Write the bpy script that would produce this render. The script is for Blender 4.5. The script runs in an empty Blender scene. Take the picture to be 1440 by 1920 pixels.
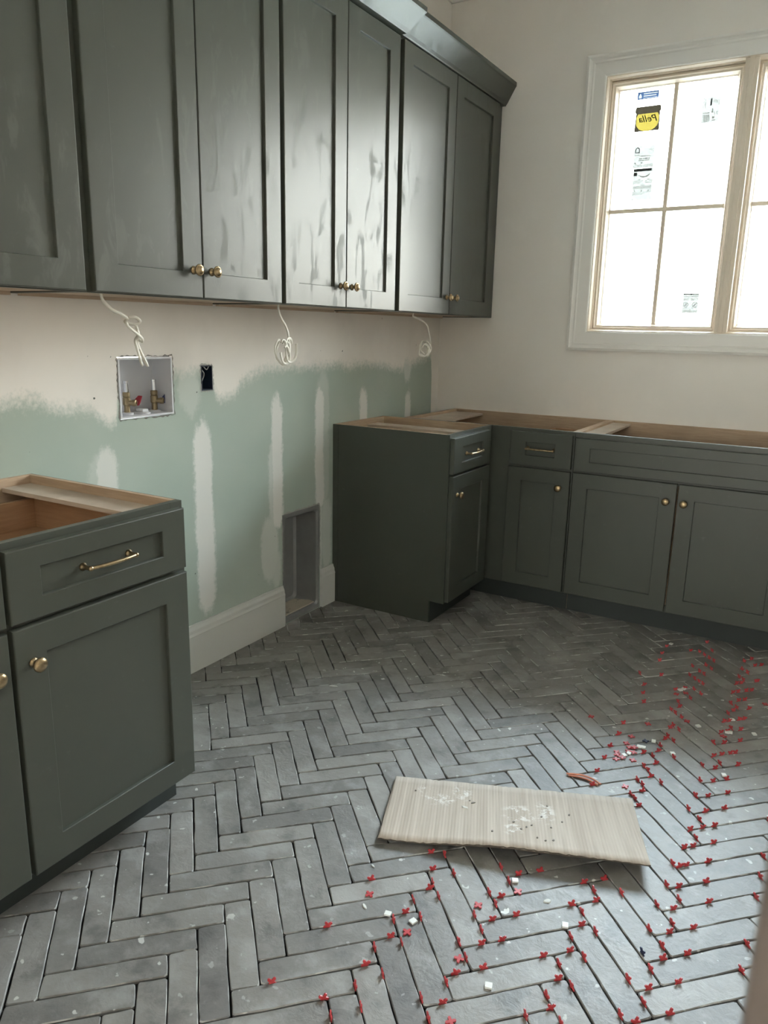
import bpy, bmesh, math, random
from mathutils import Matrix, Vector
from mathutils.geometry import tessellate_polygon
random.seed(7)
SC = bpy.context.scene
COL = SC.collection

# ------------------------------------------------------------------ camera, sky, exposure
cam_d = bpy.data.cameras.new('camera')
cam = bpy.data.objects.new('camera', cam_d)
COL.objects.link(cam)
cam_d.sensor_fit = 'VERTICAL'
cam_d.sensor_height = 36.0
cam_d.lens = 1417.06 / 1920.0 * 36.0
cam_d.clip_start = 0.02
cam.matrix_world = Matrix((
    (0.859949, -0.136351, 0.491829, 2.00893),
    (0.509966, 0.190785, -0.838770, -4.01752),
    (0.020533, 0.972116, 0.233600, 1.30826),
    (0, 0, 0, 1)))
cam_d.dof.use_dof = True
cam_d.dof.focus_distance = 2.6
cam_d.dof.aperture_fstop = 12.0
SC.camera = cam

SKY = 28.0
world = bpy.data.worlds.new('overcast_sky')
SC.world = world
world.use_nodes = True
bg = world.node_tree.nodes['Background']
wt = world.node_tree
_tc = wt.nodes.new('ShaderNodeTexCoord'); _sp = wt.nodes.new('ShaderNodeSeparateXYZ'); _mr = wt.nodes.new('ShaderNodeMapRange'); _mx = wt.nodes.new('ShaderNodeMix')
_mx.data_type = 'RGBA'; wt.links.new(_tc.outputs['Generated'], _sp.inputs[0]); wt.links.new(_sp.outputs[2], _mr.inputs[0])
_mr.inputs[1].default_value = 0.0; _mr.inputs[2].default_value = 0.6
_mx.inputs[6].default_value = (1.0, 0.94, 0.85, 1); _mx.inputs[7].default_value = (0.74, 0.88, 1.0, 1)      # hazy horizon to soft blue overhead
wt.links.new(_mr.outputs[0], _mx.inputs[0]); wt.links.new(_mx.outputs[2], bg.inputs[0])
# cloudy sky, much brighter overhead than along the hazy horizon
_pw = wt.nodes.new('ShaderNodeMath'); _pw.operation = 'POWER'; _cl = wt.nodes.new('ShaderNodeMath'); _cl.operation = 'MAXIMUM'
wt.links.new(_sp.outputs[2], _cl.inputs[0]); _cl.inputs[1].default_value = 0.0; wt.links.new(_cl.outputs[0], _pw.inputs[0]); _pw.inputs[1].default_value = 1.25
_s1 = wt.nodes.new('ShaderNodeMapRange'); wt.links.new(_pw.outputs[0], _s1.inputs[0])
_s1.inputs[1].default_value = 0.0; _s1.inputs[2].default_value = 1.0; _s1.inputs[3].default_value = SKY * 0.18; _s1.inputs[4].default_value = SKY
wt.links.new(_s1.outputs[0], bg.inputs[1])

def portal(name, loc, rot, sx, sy):
    l = bpy.data.lights.new(name, 'AREA')
    l.shape = 'RECTANGLE'; l.size = sx; l.size_y = sy
    l.cycles.is_portal = True
    o = bpy.data.objects.new(name, l); COL.objects.link(o)
    o.location = loc; o.rotation_euler = rot
    return o
portal('window_portal', (1.495, 0.13, 1.9), (math.radians(-90), 0, 0), 1.4, 1.3)

portal('fill_window_portal', (1.5, -9.13, 1.4), (math.radians(90), 0, 0), 1.4, 1.4)  # sampling portal of the added hall window

SC.view_settings.view_transform = 'Standard'
SC.view_settings.look = 'None'
SC.view_settings.gamma = 1.0
SC.view_settings.use_curve_mapping = False
SC.view_settings.exposure = 2.3
SC.cycles.max_bounces = 10
SC.cycles.diffuse_bounces = 6
SC.cycles.transparent_max_bounces = 12

# ------------------------------------------------------------------ node helpers
class Mat:
    def __init__(s, name, rough=0.5, color=(0.5, 0.5, 0.5), metallic=0.0, spec=0.5):
        s.m = bpy.data.materials.new(name); s.m.use_nodes = True
        s.t = s.m.node_tree; s.b = s.t.nodes['Principled BSDF']
        s.b.inputs['Base Color'].default_value = (*color, 1)
        s.b.inputs['Roughness'].default_value = rough
        s.b.inputs['Metallic'].default_value = metallic
        s.b.inputs['Specular IOR Level'].default_value = spec
    def put(s, sock, v):
        if isinstance(v, bpy.types.NodeSocket): s.t.links.new(v, sock)
        elif isinstance(v, (tuple, list)): sock.default_value = (*v, 1) if len(v) == 3 and len(sock.default_value) == 4 else v
        else: sock.default_value = v
    def math(s, op, a, b=0.0, clamp=False):
        n = s.t.nodes.new('ShaderNodeMath'); n.operation = op; n.use_clamp = clamp
        s.put(n.inputs[0], a); s.put(n.inputs[1], b); return n.outputs[0]
    def pos(s):
        return s.t.nodes.new('ShaderNodeNewGeometry').outputs['Position']
    def obj(s):
        return s.t.nodes.new('ShaderNodeTexCoord').outputs['Object']
    def vec(s, v, scale=(1, 1, 1), loc=(0, 0, 0)):
        n = s.t.nodes.new('ShaderNodeMapping'); s.put(n.inputs['Vector'], v)
        n.inputs['Scale'].default_value = scale; n.inputs['Location'].default_value = loc; return n.outputs[0]
    def vadd(s, a, b):
        n = s.t.nodes.new('ShaderNodeVectorMath'); n.operation = 'ADD'; s.put(n.inputs[0], a); s.put(n.inputs[1], b); return n.outputs[0]
    def sep(s, v):
        n = s.t.nodes.new('ShaderNodeSeparateXYZ'); s.put(n.inputs[0], v); return n.outputs
    def noise(s, v, scale, detail=4.0, rough=0.55, dist=0.0):
        n = s.t.nodes.new('ShaderNodeTexNoise'); s.put(n.inputs['Vector'], v)
        n.inputs['Scale'].default_value = scale; n.inputs['Detail'].default_value = detail
        n.inputs['Roughness'].default_value = rough; n.inputs['Distortion'].default_value = dist
        return n.outputs['Fac']
    def step(s, x, lo, hi, a=0.0, b=1.0, smooth=True):
        n = s.t.nodes.new('ShaderNodeMapRange'); n.interpolation_type = 'SMOOTHSTEP' if smooth else 'LINEAR'
        s.put(n.inputs[0], x); n.inputs[1].default_value = lo; n.inputs[2].default_value = hi
        n.inputs[3].default_value = a; n.inputs[4].default_value = b; return n.outputs[0]
    def mix(s, f, a, b):
        n = s.t.nodes.new('ShaderNodeMix'); n.data_type = 'RGBA'
        s.put(n.inputs[0], f); s.put(n.inputs[6], a); s.put(n.inputs[7], b); return n.outputs[2]
    def ramp(s, f, stops):
        n = s.t.nodes.new('ShaderNodeValToRGB'); s.put(n.inputs[0], f)
        e = n.color_ramp.elements
        while len(e) < len(stops): e.new(0.5)
        for i, (p, c) in enumerate(stops):
            e[i].position = p; e[i].color = (*c, 1) if not isinstance(c, float) else (c, c, c, 1)
        return n.outputs[0]
    def bump(s, h, strength, dist=0.001):
        n = s.t.nodes.new('ShaderNodeBump'); s.put(n.inputs['Height'], h)
        n.inputs['Strength'].default_value = strength; n.inputs['Distance'].default_value = dist
        s.t.links.new(n.outputs[0], s.b.inputs['Normal'])
    def color(s, v): s.put(s.b.inputs['Base Color'], v)
    def roughness(s, v): s.put(s.b.inputs['Roughness'], v)

# painted cabinet green: satin paint with handling smudges
def paint_green(name, base, r0):
    m = Mat(name, r0, base, spec=0.48)
    P = m.pos()
    big = m.noise(P, 2.2, 3)
    sm = m.noise(m.vec(P, (9, 9, 3.2)), 2.0, 5, 0.6, 0.6)
    smudge = m.math('MULTIPLY', m.math('MULTIPLY', m.step(sm, 0.53, 0.63), m.step(big, 0.40, 0.56)), m.step(m.sep(P)[2], 1.3, 1.45))   # hand marks on the wall cabinets
    dust = m.math('MULTIPLY', m.step(m.noise(P, 26, 5, 0.7), 0.62, 0.8), 0.10)
    c = m.mix(m.math('MULTIPLY', smudge, 0.10), base, (0.30, 0.30, 0.26))
    c = m.mix(dust, c, (0.35, 0.36, 0.33))
    m.color(c)
    m.roughness(m.math('ADD', r0, m.math('MULTIPLY', smudge, 0.17)))
    m.bump(m.noise(P, 220, 2), 0.06, 0.0006)
    return m.m
GREEN = paint_green('cabinet_green_paint', (0.070, 0.074, 0.060), 0.38)
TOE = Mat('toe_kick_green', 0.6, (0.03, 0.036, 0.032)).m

def wood(name, c1, c2, scale=(3, 3, 40), rough=0.6):
    m = Mat(name, rough)
    P = m.obj()
    n = m.noise(m.vec(P, scale), 3.0, 5, 0.6, 0.4)
    k = m.noise(P, 4.0, 3)
    c = m.mix(m.step(n, 0.3, 0.7), c1, c2)
    c = m.mix(m.math('MULTIPLY', m.step(k, 0.5, 0.75), 0.25), c, tuple(v * 0.7 for v in c1))
    m.color(c); m.bump(n, 0.1, 0.0008)
    return m.m
MAPLE = wood('raw_maple_plywood', (0.46, 0.325, 0.22), (0.56, 0.41, 0.285))
DRAWERWOOD = wood('drawer_box_wood', (0.40, 0.235, 0.13), (0.47, 0.29, 0.165))
PLYTOP = wood('grey_dusty_plywood', (0.50, 0.41, 0.33), (0.62, 0.52, 0.43))
UNDERSIDE = wood('cabinet_underside_wood', (0.48, 0.36, 0.26), (0.58, 0.45, 0.34))

def brass():
    m = Mat('brushed_brass', 0.28, (0.52, 0.36, 0.17), 1.0)
    n = m.noise(m.obj(), 60, 4)
    m.color(m.mix(m.step(n, 0.35, 0.7), (0.52, 0.39, 0.235), (0.33, 0.235, 0.13)))
    m.roughness(m.math('ADD', 0.22, m.math('MULTIPLY', n, 0.18)))
    return m.m
BRASS = brass()

def wall_paint(name, base=(0.90, 0.855, 0.80)):
    m = Mat(name, 0.75, base, spec=0.3)
    P = m.pos()
    big = m.noise(P, 0.9, 3)
    sk = m.noise(P, 3.0, 4, 0.6)
    c = m.mix(m.step(big, 0.35, 0.7), base, tuple(v * 0.93 for v in base))
    c = m.mix(m.math('MULTIPLY', m.step(sk, 0.55, 0.7), 0.35), c, tuple(min(1, v * 1.08) for v in base))
    m.color(c); m.bump(m.noise(P, 90, 4), 0.12, 0.001)
    return m.m
WALL = wall_paint('primed_wall')
CEIL = wall_paint('ceiling_paint', (0.86, 0.84, 0.81))
TRIMW = Mat('white_trim_paint', 0.42, (0.83, 0.80, 0.76)).m
BASEW = Mat('baseboard_primer', 0.5, (0.66, 0.655, 0.62)).m

# left wall: green moisture-resistant drywall with white primer above and joint compound over the fixings
def drywall():
    m = Mat('green_drywall_primed_above', 0.78, spec=0.25)
    P = m.pos(); X, Y, Z = m.sep(P)
    n1 = m.noise(P, 7, 5, 0.65); n2 = m.noise(P, 60, 4, 0.7); n3 = m.noise(m.vec(P, (1, 1, 0.35)), 22, 4, 0.6)
    # lower edge of the white area, height over y
    y0, y1 = -3.6, 0.0
    pts = [(-3.6, 1.12), (-2.95, 1.10), (-2.73, 1.075), (-2.62, 1.085), (-2.55, 1.06), (-2.42, 1.045), (-2.36, 1.00), (-2.325, 1.005),
           (-2.315, 1.16), (-2.08, 1.16), (-2.06, 1.15), (-1.95, 1.155), (-1.89, 1.155), (-1.875, 1.075), (-1.85, 1.045), (-1.76, 1.055), (-1.725, 1.10), (-1.66, 1.12),
           (-1.55, 1.15), (-1.40, 1.145), (-1.1, 1.145), (-0.72, 1.14), (-0.60, 1.125), (-0.42, 1.105), (-0.40, 1.16), (-0.33, 1.13), (-0.12, 1.17), (-0.085, 1.15), (-0.08, 0.5), (0.0, 0.5)]
    b = m.ramp(m.step(Y, y0, y1, 0, 1, False), [((p - y0) / (y1 - y0), float(h / 2)) for p, h in pts])
    h = m.math('MULTIPLY', b, 2.0)
    d = m.math('SUBTRACT', Z, h)
    d = m.math('ADD', d, m.math('MULTIPLY', m.math('SUBTRACT', n1, 0.5), 0.07))
    d = m.math('ADD', d, m.math('MULTIPLY', m.math('SUBTRACT', n2, 0.5), 0.085))
    white = m.step(d, -0.035, 0.035)
    mud = None
    jag = m.math('ADD', m.math('MULTIPLY', m.math('SUBTRACT', n3, 0.5), 0.035), m.math('MULTIPLY', m.math('SUBTRACT', n2, 0.5), 0.03))
    strips = [(-2.385, 0.042, 0.40, 0.875, 0.8), (-2.415, 0.05, 0.4, 0.84, 0.3), (-1.945, 0.05, 0.27, 0.905, 1.0), (-1.50, 0.036, 0.50, 1.0, 1.0), (-1.515, 0.048, 0.53, 0.80, 0.6),
              (-1.19, 0.036, 0.52, 1.01, 0.95), (-1.165, 0.05, 0.55, 1.06, 0.3), (-0.815, 0.035, 0.6, 0.985, 0.95), (-0.36, 0.032, 0.6, 0.955, 0.9),
              (-1.56, 0.06, 0.30, 0.46, 0.55), (-1.515, 0.03, 0.22, 0.34, 0.5), (-1.135, 0.042, 0.23, 0.48, 0.45), (-1.18, 0.012, 0.18, 0.5, 0.7),
              (-0.375, 0.045, 1.09, 1.15, 0.6), (-2.0, 0.06, 1.06, 1.12, 0.35)]
    for (yc, hw, z0, z1, k) in strips:
        dy = m.math('SUBTRACT', m.math('ABSOLUTE', m.math('SUBTRACT', Y, yc)), hw)
        # rounded ends
        dz = m.math('SUBTRACT', m.math('ABSOLUTE', m.math('SUBTRACT', Z, (z0 + z1) / 2)), (z1 - z0) / 2 - hw)
        dzp = m.math('MAXIMUM', dz, 0.0)
        dyo = m.math('MAXIMUM', m.math('ADD', dy, hw), 0.0)
        sd = m.math('SUBTRACT', m.math('SQRT', m.math('ADD', m.math('MULTIPLY', m.math('MULTIPLY', dzp, 0.45), m.math('MULTIPLY', dzp, 0.45)), m.math('MULTIPLY', dyo, dyo))), hw)
        mk = m.math('MULTIPLY', m.step(m.math('ADD', sd, jag), 0.008, -0.012), k)
        mud = mk if mud is None else m.math('MAXIMUM', mud, mk)
    tint = m.noise(P, 2.0, 3)
    green = m.mix(m.step(tint, 0.35, 0.7), (0.42, 0.49, 0.43), (0.46, 0.52, 0.46))
    green = m.mix(m.math('MULTIPLY', m.step(n1, 0.6, 0.75), 0.10), green, (0.6, 0.6, 0.57))
    c = m.mix(mud, green, (0.78, 0.77, 0.73))
    wcol = m.mix(m.step(m.noise(P, 2.6, 4), 0.4, 0.7), (0.88, 0.835, 0.78), (0.81, 0.765, 0.715))
    c = m.mix(white, c, wcol)
    specks = m.step(m.noise(P, 45, 1), 0.79, 0.82)
    c = m.mix(specks, c, (0.12, 0.13, 0.12))
    m.color(c)
    m.bump(m.math('ADD', m.math('MULTIPLY', n2, 0.5), m.math('MULTIPLY', mud, 0.4)), 0.18, 0.0012)
    return m.m
DRYWALL = drywall()

# grey clay tiles
def tile_mat():
    m = Mat('grey_clay_tile', 0.4, spec=0.7)
    G = m.t.nodes.new('ShaderNodeNewGeometry'); O = m.t.nodes.new('ShaderNodeObjectInfo')
    r = m.math('FRACT', m.math('ADD', G.outputs['Random Per Island'], O.outputs['Random']))
    off = m.t.nodes.new('ShaderNodeCombineXYZ')
    m.put(off.inputs[0], m.math('MULTIPLY', r, 37.0)); m.put(off.inputs[1], m.math('MULTIPLY', r, 91.0)); m.put(off.inputs[2], m.math('MULTIPLY', r, 13.0))
    P = m.vadd(G.outputs['Position'], off.outputs[0])
    cloud = m.noise(P, 9, 6, 0.62); fine = m.noise(P, 60, 5, 0.7); spk = m.noise(G.outputs['Position'], 34, 2, 0.5); area = m.noise(G.outputs['Position'], 1.6, 3)
    c = m.mix(r, (0.152, 0.142, 0.132), (0.255, 0.239, 0.221))
    c = m.mix(m.math('MULTIPLY', m.step(cloud, 0.5, 0.68), 0.65), c, (0.32, 0.31, 0.295))
    c = m.mix(m.math('MULTIPLY', m.step(cloud, 0.48, 0.32), 0.7), c, (0.095, 0.09, 0.085))
    c = m.mix(m.math('MULTIPLY', m.step(fine, 0.55, 0.75), 0.25), c, (0.33, 0.325, 0.31))
    pl = m.math('MULTIPLY', m.step(m.math('ADD', spk, m.math('MULTIPLY', fine, 0.12)), 0.745, 0.77), m.step(area, 0.42, 0.6, 0.35, 1.0))
    c = m.mix(pl, c, (0.56, 0.55, 0.52))
    # film of grout haze along broad patches
    c = m.mix(m.math('MULTIPLY', m.step(m.noise(G.outputs['Position'], 3.3, 5, 0.65), 0.52, 0.72), 0.22), c, (0.42, 0.41, 0.39))
    # pale mortar caught on the worn arrises
    nz = m.sep(G.outputs['Normal'])[2]
    arris = m.math('MULTIPLY', m.step(nz, 0.96, 0.75), m.math('MULTIPLY', m.step(nz, 0.15, 0.3), m.step(m.noise(G.outputs['Position'], 15, 3), 0.5, 0.62)))
    c = m.mix(m.math('MULTIPLY', arris, 0.8), c, (0.52, 0.51, 0.48))
    m.color(c)
    m.roughness(m.math('ADD', 0.46, m.math('MULTIPLY', cloud, 0.16)))
    m.bump(m.math('ADD', m.math('MULTIPLY', m.noise(P, 22, 6, 0.62, 0.5), 1.0), m.math('MULTIPLY', fine, 0.25)), 0.5, 0.005)
    return m.m
TILE = tile_mat()
MORTAR = Mat('dark_joint_bed', 0.9, (0.018, 0.017, 0.017), spec=0.2).m
SUBFLOOR = Mat('hall_floor_boards', 0.5, (0.22, 0.17, 0.12), spec=0.4).m

RED = Mat('red_plastic', 0.42, (0.46, 0.045, 0.05)).m
BLUE = Mat('navy_plastic', 0.45, (0.012, 0.018, 0.06)).m
CHIPW = Mat('white_tile_chip', 0.45, (0.74, 0.73, 0.69)).m
PLASTER = Mat('plaster_flake', 0.8, (0.62, 0.61, 0.57)).m
CRUMB = Mat('grey_mortar_crumb', 0.9, (0.22, 0.2, 0.18)).m
ORANGE = Mat('rust_orange_plastic', 0.5, (0.42, 0.12, 0.045)).m
CABLE = Mat('cream_cable_jacket', 0.5, (0.74, 0.70, 0.62)).m
WHITEPL = Mat('white_plastic', 0.4, (0.70, 0.70, 0.73)).m
FITTING = Mat('valve_brass', 0.4, (0.34, 0.265, 0.16), 0.9).m
CHROME = Mat('chrome', 0.15, (0.7, 0.7, 0.72), 1.0).m
HANDLER = Mat('red_handle', 0.4, (0.32, 0.012, 0.03)).m
HANDLEB = Mat('blue_handle', 0.4, (0.015, 0.03, 0.14)).m
NAVYBOX = Mat('navy_box_plastic', 0.6, (0.006, 0.013, 0.032)).m
DARKHOLE = Mat('dark_cavity', 0.9, (0.02, 0.018, 0.016)).m
TORN = Mat('torn_gypsum_edge', 0.9, (0.42, 0.41, 0.38)).m
def galvanised():
    m = Mat('galvanised_steel', 0.5, (0.34, 0.35, 0.36), 0.35)
    n = m.noise(m.pos(), 20, 4)
    m.color(m.mix(n, (0.27, 0.268, 0.265), (0.36, 0.357, 0.35)))
    return m.m
GALV = galvanised()
def dustm():
    m = Mat('beige_dust', 0.9)
    n = m.noise(m.pos(), 22, 4, 0.6)
    m.color(m.mix(m.step(n, 0.56, 0.68), (0.50, 0.44, 0.35), (0.20, 0.185, 0.165)))
    return m.m
DUST = dustm()
FRAMEW = Mat('tan_window_frame', 0.45, (0.76, 0.65, 0.53)).m
def glass():
    m = bpy.data.materials.new('window_glass'); m.use_nodes = True
    t = m.node_tree; t.nodes.clear()
    o = t.nodes.new('ShaderNodeOutputMaterial'); mx = t.nodes.new('ShaderNodeMixShader')
    tr = t.nodes.new('ShaderNodeBsdfTransparent'); gl = t.nodes.new('ShaderNodeBsdfGlossy'); gl.inputs['Roughness'].default_value = 0.02
    tr.inputs[0].default_value = (0.96, 0.98, 0.97, 1)
    fr = t.nodes.new('ShaderNodeFresnel'); fr.inputs[0].default_value = 1.45
    t.links.new(fr.outputs[0], mx.inputs[0]); t.links.new(tr.outputs[0], mx.inputs[1]); t.links.new(gl.outputs[0], mx.inputs[2]); t.links.new(mx.outputs[0], o.inputs[0])
    return m
GLASS = glass()
def paper(name, col):
    # thin printed film on the glass: daylight comes through it
    m = bpy.data.materials.new(name); m.use_nodes = True
    t = m.node_tree; t.nodes.clear()
    o = t.nodes.new('ShaderNodeOutputMaterial'); mx = t.nodes.new('ShaderNodeMixShader'); mx.inputs[0].default_value = 0.5
    d = t.nodes.new('ShaderNodeBsdfDiffuse'); tr = t.nodes.new('ShaderNodeBsdfTranslucent')
    d.inputs[0].default_value = (*col, 1); tr.inputs[0].default_value = (*col, 1)
    t.links.new(d.outputs[0], mx.inputs[1]); t.links.new(tr.outputs[0], mx.inputs[2]); t.links.new(mx.outputs[0], o.inputs[0])
    return m
ST_WHITE = paper('sticker_paper', (0.135, 0.135, 0.13))
ST_YELLOW = paper('sticker_yellow', (0.125, 0.098, 0.020))
ST_DARK = paper('sticker_dark_brown', (0.015, 0.0125, 0.0085))
ST_GREY = paper('sticker_grey_print', (0.40, 0.40, 0.38))
ST_BLACK = paper('sticker_black_print', (0.06, 0.06, 0.058))
ST_BLUE = paper('sticker_blue', (0.018, 0.030, 0.060))
def kraft():
    m = Mat('kraft_cardboard', 0.85, spec=0.2)
    P = m.obj(); X, Y, Z = m.sep(P)
    w = m.math('SINE', m.math('MULTIPLY', X, 2 * math.pi / 0.0085))
    n = m.noise(P, 14, 5, 0.6); n2 = m.noise(m.vec(P, (60, 2, 1)), 1.0, 3)
    c = m.mix(m.step(n2, 0.35, 0.65), (0.50, 0.435, 0.37), (0.42, 0.355, 0.295))
    c = m.mix(m.math('MULTIPLY', m.step(w, 0.2, 1.0), 0.10), c, (0.58, 0.52, 0.455))
    # dried plaster smears
    blob = None
    for (bx, by, rx, ry) in ((0.10, -0.055, 0.03, 0.02), (0.20, -0.055, 0.03, 0.045), (0.14, -0.1, 0.06, 0.03), (0.36, -0.14, 0.05, 0.05), (0.34, -0.22, 0.03, 0.03), (0.43, -0.12, 0.03, 0.06)):
        dx = m.math('DIVIDE', m.math('SUBTRACT', X, bx), rx); dy = m.math('DIVIDE', m.math('SUBTRACT', Y, by), ry)
        d = m.math('SQRT', m.math('ADD', m.math('MULTIPLY', dx, dx), m.math('MULTIPLY', dy, dy)))
        k = m.step(d, 1.2, 0.5)
        blob = k if blob is None else m.math('MAXIMUM', blob, k)
    pl = m.math('MULTIPLY', blob, m.step(m.noise(P, 38, 5, 0.7), 0.5, 0.6))
    c = m.mix(m.math('MULTIPLY', pl, 0.8), c, (0.72, 0.70, 0.66))
    m.color(c)
    m.bump(m.math('ADD', m.math('MULTIPLY', w, 0.35), m.math('ADD', m.math('MULTIPLY', n2, 1.2), m.math('MULTIPLY', pl, 1.0))), 0.5, 0.0012)
    return m.m
KRAFT = kraft()
KRAFTD = Mat('shaded_cardboard_edge', 0.9, (0.10, 0.08, 0.06)).m  # edge and underside darkened: shadow under the sheet put into the colour
GROUND = Mat('outdoor_ground', 0.9, (0.30, 0.29, 0.26)).m

# ------------------------------------------------------------------ mesh helpers
def tag(o, label=None, cat=None, group=None, kind=None):
    if label: o['label'] = label
    if cat: o['category'] = cat
    if group: o['group'] = group
    if kind: o['kind'] = kind
    return o
def thing(name, loc, label, cat, group=None):
    o = bpy.data.objects.new(name, None); COL.objects.link(o); o.location = loc; o.empty_display_size = 0.05
    return tag(o, label, cat, group)
def wloc(o):
    v = Vector((0, 0, 0))
    while o is not None: v += o.location; o = o.parent
    return v
def obj(name, bm, mat, parent=None, smooth=False, origin=None, recalc=True):
    """bm is in world coordinates; the object sits at `origin` (or its parent's origin)."""
    if recalc: bmesh.ops.recalc_face_normals(bm, faces=bm.faces)
    o0 = Vector(origin) if origin is not None else (wloc(parent) if parent else Vector((0, 0, 0)))
    bmesh.ops.translate(bm, verts=bm.verts, vec=-o0)
    me = bpy.data.meshes.new(name); bm.to_mesh(me); bm.free()
    for mm in (mat if isinstance(mat, (list, tuple)) else [mat]): me.materials.append(mm)
    if smooth:
        for p in me.polygons: p.use_smooth = True
    o = bpy.data.objects.new(name, me); COL.objects.link(o)
    if parent: o.parent = parent; o.location = o0 - wloc(parent)
    else: o.location = o0
    return o
def struct(name, bm, mat, parent=None, **k):
    o = obj(name, bm, mat, parent, **k)
    if not parent: o['kind'] = 'structure'
    return o
def box(bm, a, b, bev=0.0, mi=0, M=None):
    (x0, y0, z0), (x1, y1, z1) = a, b
    co = [(x, y, z) for x in (x0, x1) for y in (y0, y1) for z in (z0, z1)]
    if M: co = [M(*c) for c in co]
    vs = [bm.verts.new(c) for c in co]
    fs = [bm.faces.new([vs[i] for i in f]) for f in ((0, 1, 3, 2), (4, 6, 7, 5), (0, 4, 5, 1), (2, 3, 7, 6), (0, 2, 6, 4), (1, 5, 7, 3))]
    for f in fs: f.material_index = mi
    if bev:
        es = list({e for f in fs for e in f.edges})
        bmesh.ops.bevel(bm, geom=es, offset=bev, segments=2, profile=0.7, affect='EDGES', material=-1)
    return fs
def B(a, b, bev=0.0, M=None):
    bm = bmesh.new(); box(bm, a, b, bev, 0, M); return bm
def prism(bm, poly, t0, t1, F):
    """extrude the 2D polygon between t0 and t1; F(u, v, t) -> world"""
    A = [bm.verts.new(F(u, v, t0)) for u, v in poly]; C = [bm.verts.new(F(u, v, t1)) for u, v in poly]
    n = len(poly)
    bm.faces.new(A); bm.faces.new(C[::-1])
    for i in range(n): bm.faces.new((A[i], C[i], C[(i + 1) % n], A[(i + 1) % n]))
def frame_of(n):
    n = Vector(n).normalized()
    up = Vector((0, 0, 1)) if abs(n.z) < 0.9 else Vector((1, 0, 0))
    a = up.cross(n).normalized(); b = n.cross(a)
    return n, a, b
def lathe(bm, base, axis, prof, seg=20, mi=0):
    n, a, b = frame_of(axis); base = Vector(base); rings = []
    for (r, h) in prof:
        if r < 1e-5: rings.append([bm.verts.new(base + n * h)])
        else: rings.append([bm.verts.new(base + n * h + (a * math.cos(2 * math.pi * k / seg) + b * math.sin(2 * math.pi * k / seg)) * r) for k in range(seg)])
    fs = []
    for R, S in zip(rings, rings[1:]):
        for k in range(seg):
            k2 = (k + 1) % seg
            if len(R) == 1 and len(S) == 1: continue
            if len(R) == 1: fs.append(bm.faces.new((R[0], S[k], S[k2])))
            elif len(S) == 1: fs.append(bm.faces.new((R[k], R[k2], S[0])))
            else: fs.append(bm.faces.new((R[k], R[k2], S[k2], S[k])))
    for R in (rings[0], rings[-1]):
        if len(R) > 1: fs.append(bm.faces.new(R))
    for f in fs: f.material_index = mi
def catmull(pts, sub=8):
    P = [Vector(p) for p in pts]; P = [P[0] * 2 - P[1]] + P + [P[-1] * 2 - P[-2]]
    out = []
    for i in range(1, len(P) - 2):
        for k in range(sub):
            t = k / sub
            out.append(0.5 * ((2 * P[i]) + (-P[i - 1] + P[i + 1]) * t + (2 * P[i - 1] - 5 * P[i] + 4 * P[i + 1] - P[i + 2]) * t * t + (-P[i - 1] + 3 * P[i] - 3 * P[i + 1] + P[i + 2]) * t ** 3))
    out.append(P[-2]); return out
def tube(bm, pts, ra, rb=None, seg=8, up=(0, 0, 1), sub=8, mi=0):
    """sweep an ellipse (ra along the side, rb along `up`) through a smooth path"""
    rb = rb or ra; path = catmull(pts, sub) if sub else [Vector(p) for p in pts]
    rings = []; side = None
    for i, p in enumerate(path):
        d = (path[min(i + 1, len(path) - 1)] - path[max(i - 1, 0)]).normalized()
        if side is None:
            u = Vector(up)
            if abs(d.dot(u)) > 0.95: u = Vector((1, 0, 0.2))
            side = d.cross(u).normalized()
        side = (side - d * side.dot(d)).normalized(); u = side.cross(d)
        rings.append([bm.verts.new(p + side * ra * math.cos(2 * math.pi * k / seg) + u * rb * math.sin(2 * math.pi * k / seg)) for k in range(seg)])
    for R, S in zip(rings, rings[1:]):
        for k in range(seg): bm.faces.new((R[k], R[(k + 1) % seg], S[(k + 1) % seg], S[k])).material_index = mi
    bm.faces.new(rings[0]).material_index = mi; bm.faces.new(rings[-1][::-1]).material_index = mi

# ------------------------------------------------------------------ room shell
XR, YF, ZC = 2.97, -3.72, 3.05
YH = -9.0      # far wall of the added hall behind the doorway
TH = 0.16
def wall_with_holes(axis, at, thick, u0, u1, v0, v1, holes, bm):
    """box pieces around rectangular holes; axis 'x' (wall plane x=at, u=y) or 'y' (plane y=at, u=x)"""
    us = sorted({u0, u1, *[h[0] for h in holes], *[h[1] for h in holes]}); vs = sorted({v0, v1, *[h[2] for h in holes], *[h[3] for h in holes]})
    for a, b in zip(us, us[1:]):
        run = None
        for c, d in zip(vs, vs[1:]):
            hole = any(h[0] <= a and b <= h[1] and h[2] <= c and d <= h[3] for h in holes)
            if hole:
                if run: yield_box(bm, axis, at, thick, a, b, *run); run = None
            else: run = (run[0], d) if run else (c, d)
        if run: yield_box(bm, axis, at, thick, a, b, *run)
def yield_box(bm, axis, at, thick, a, b, c, d):
    lo, hi = min(at, at + thick), max(at, at + thick)
    if axis == 'x': box(bm, (lo, a, c), (hi, b, d))
    else: box(bm, (a, lo, c), (b, hi, d))

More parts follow.
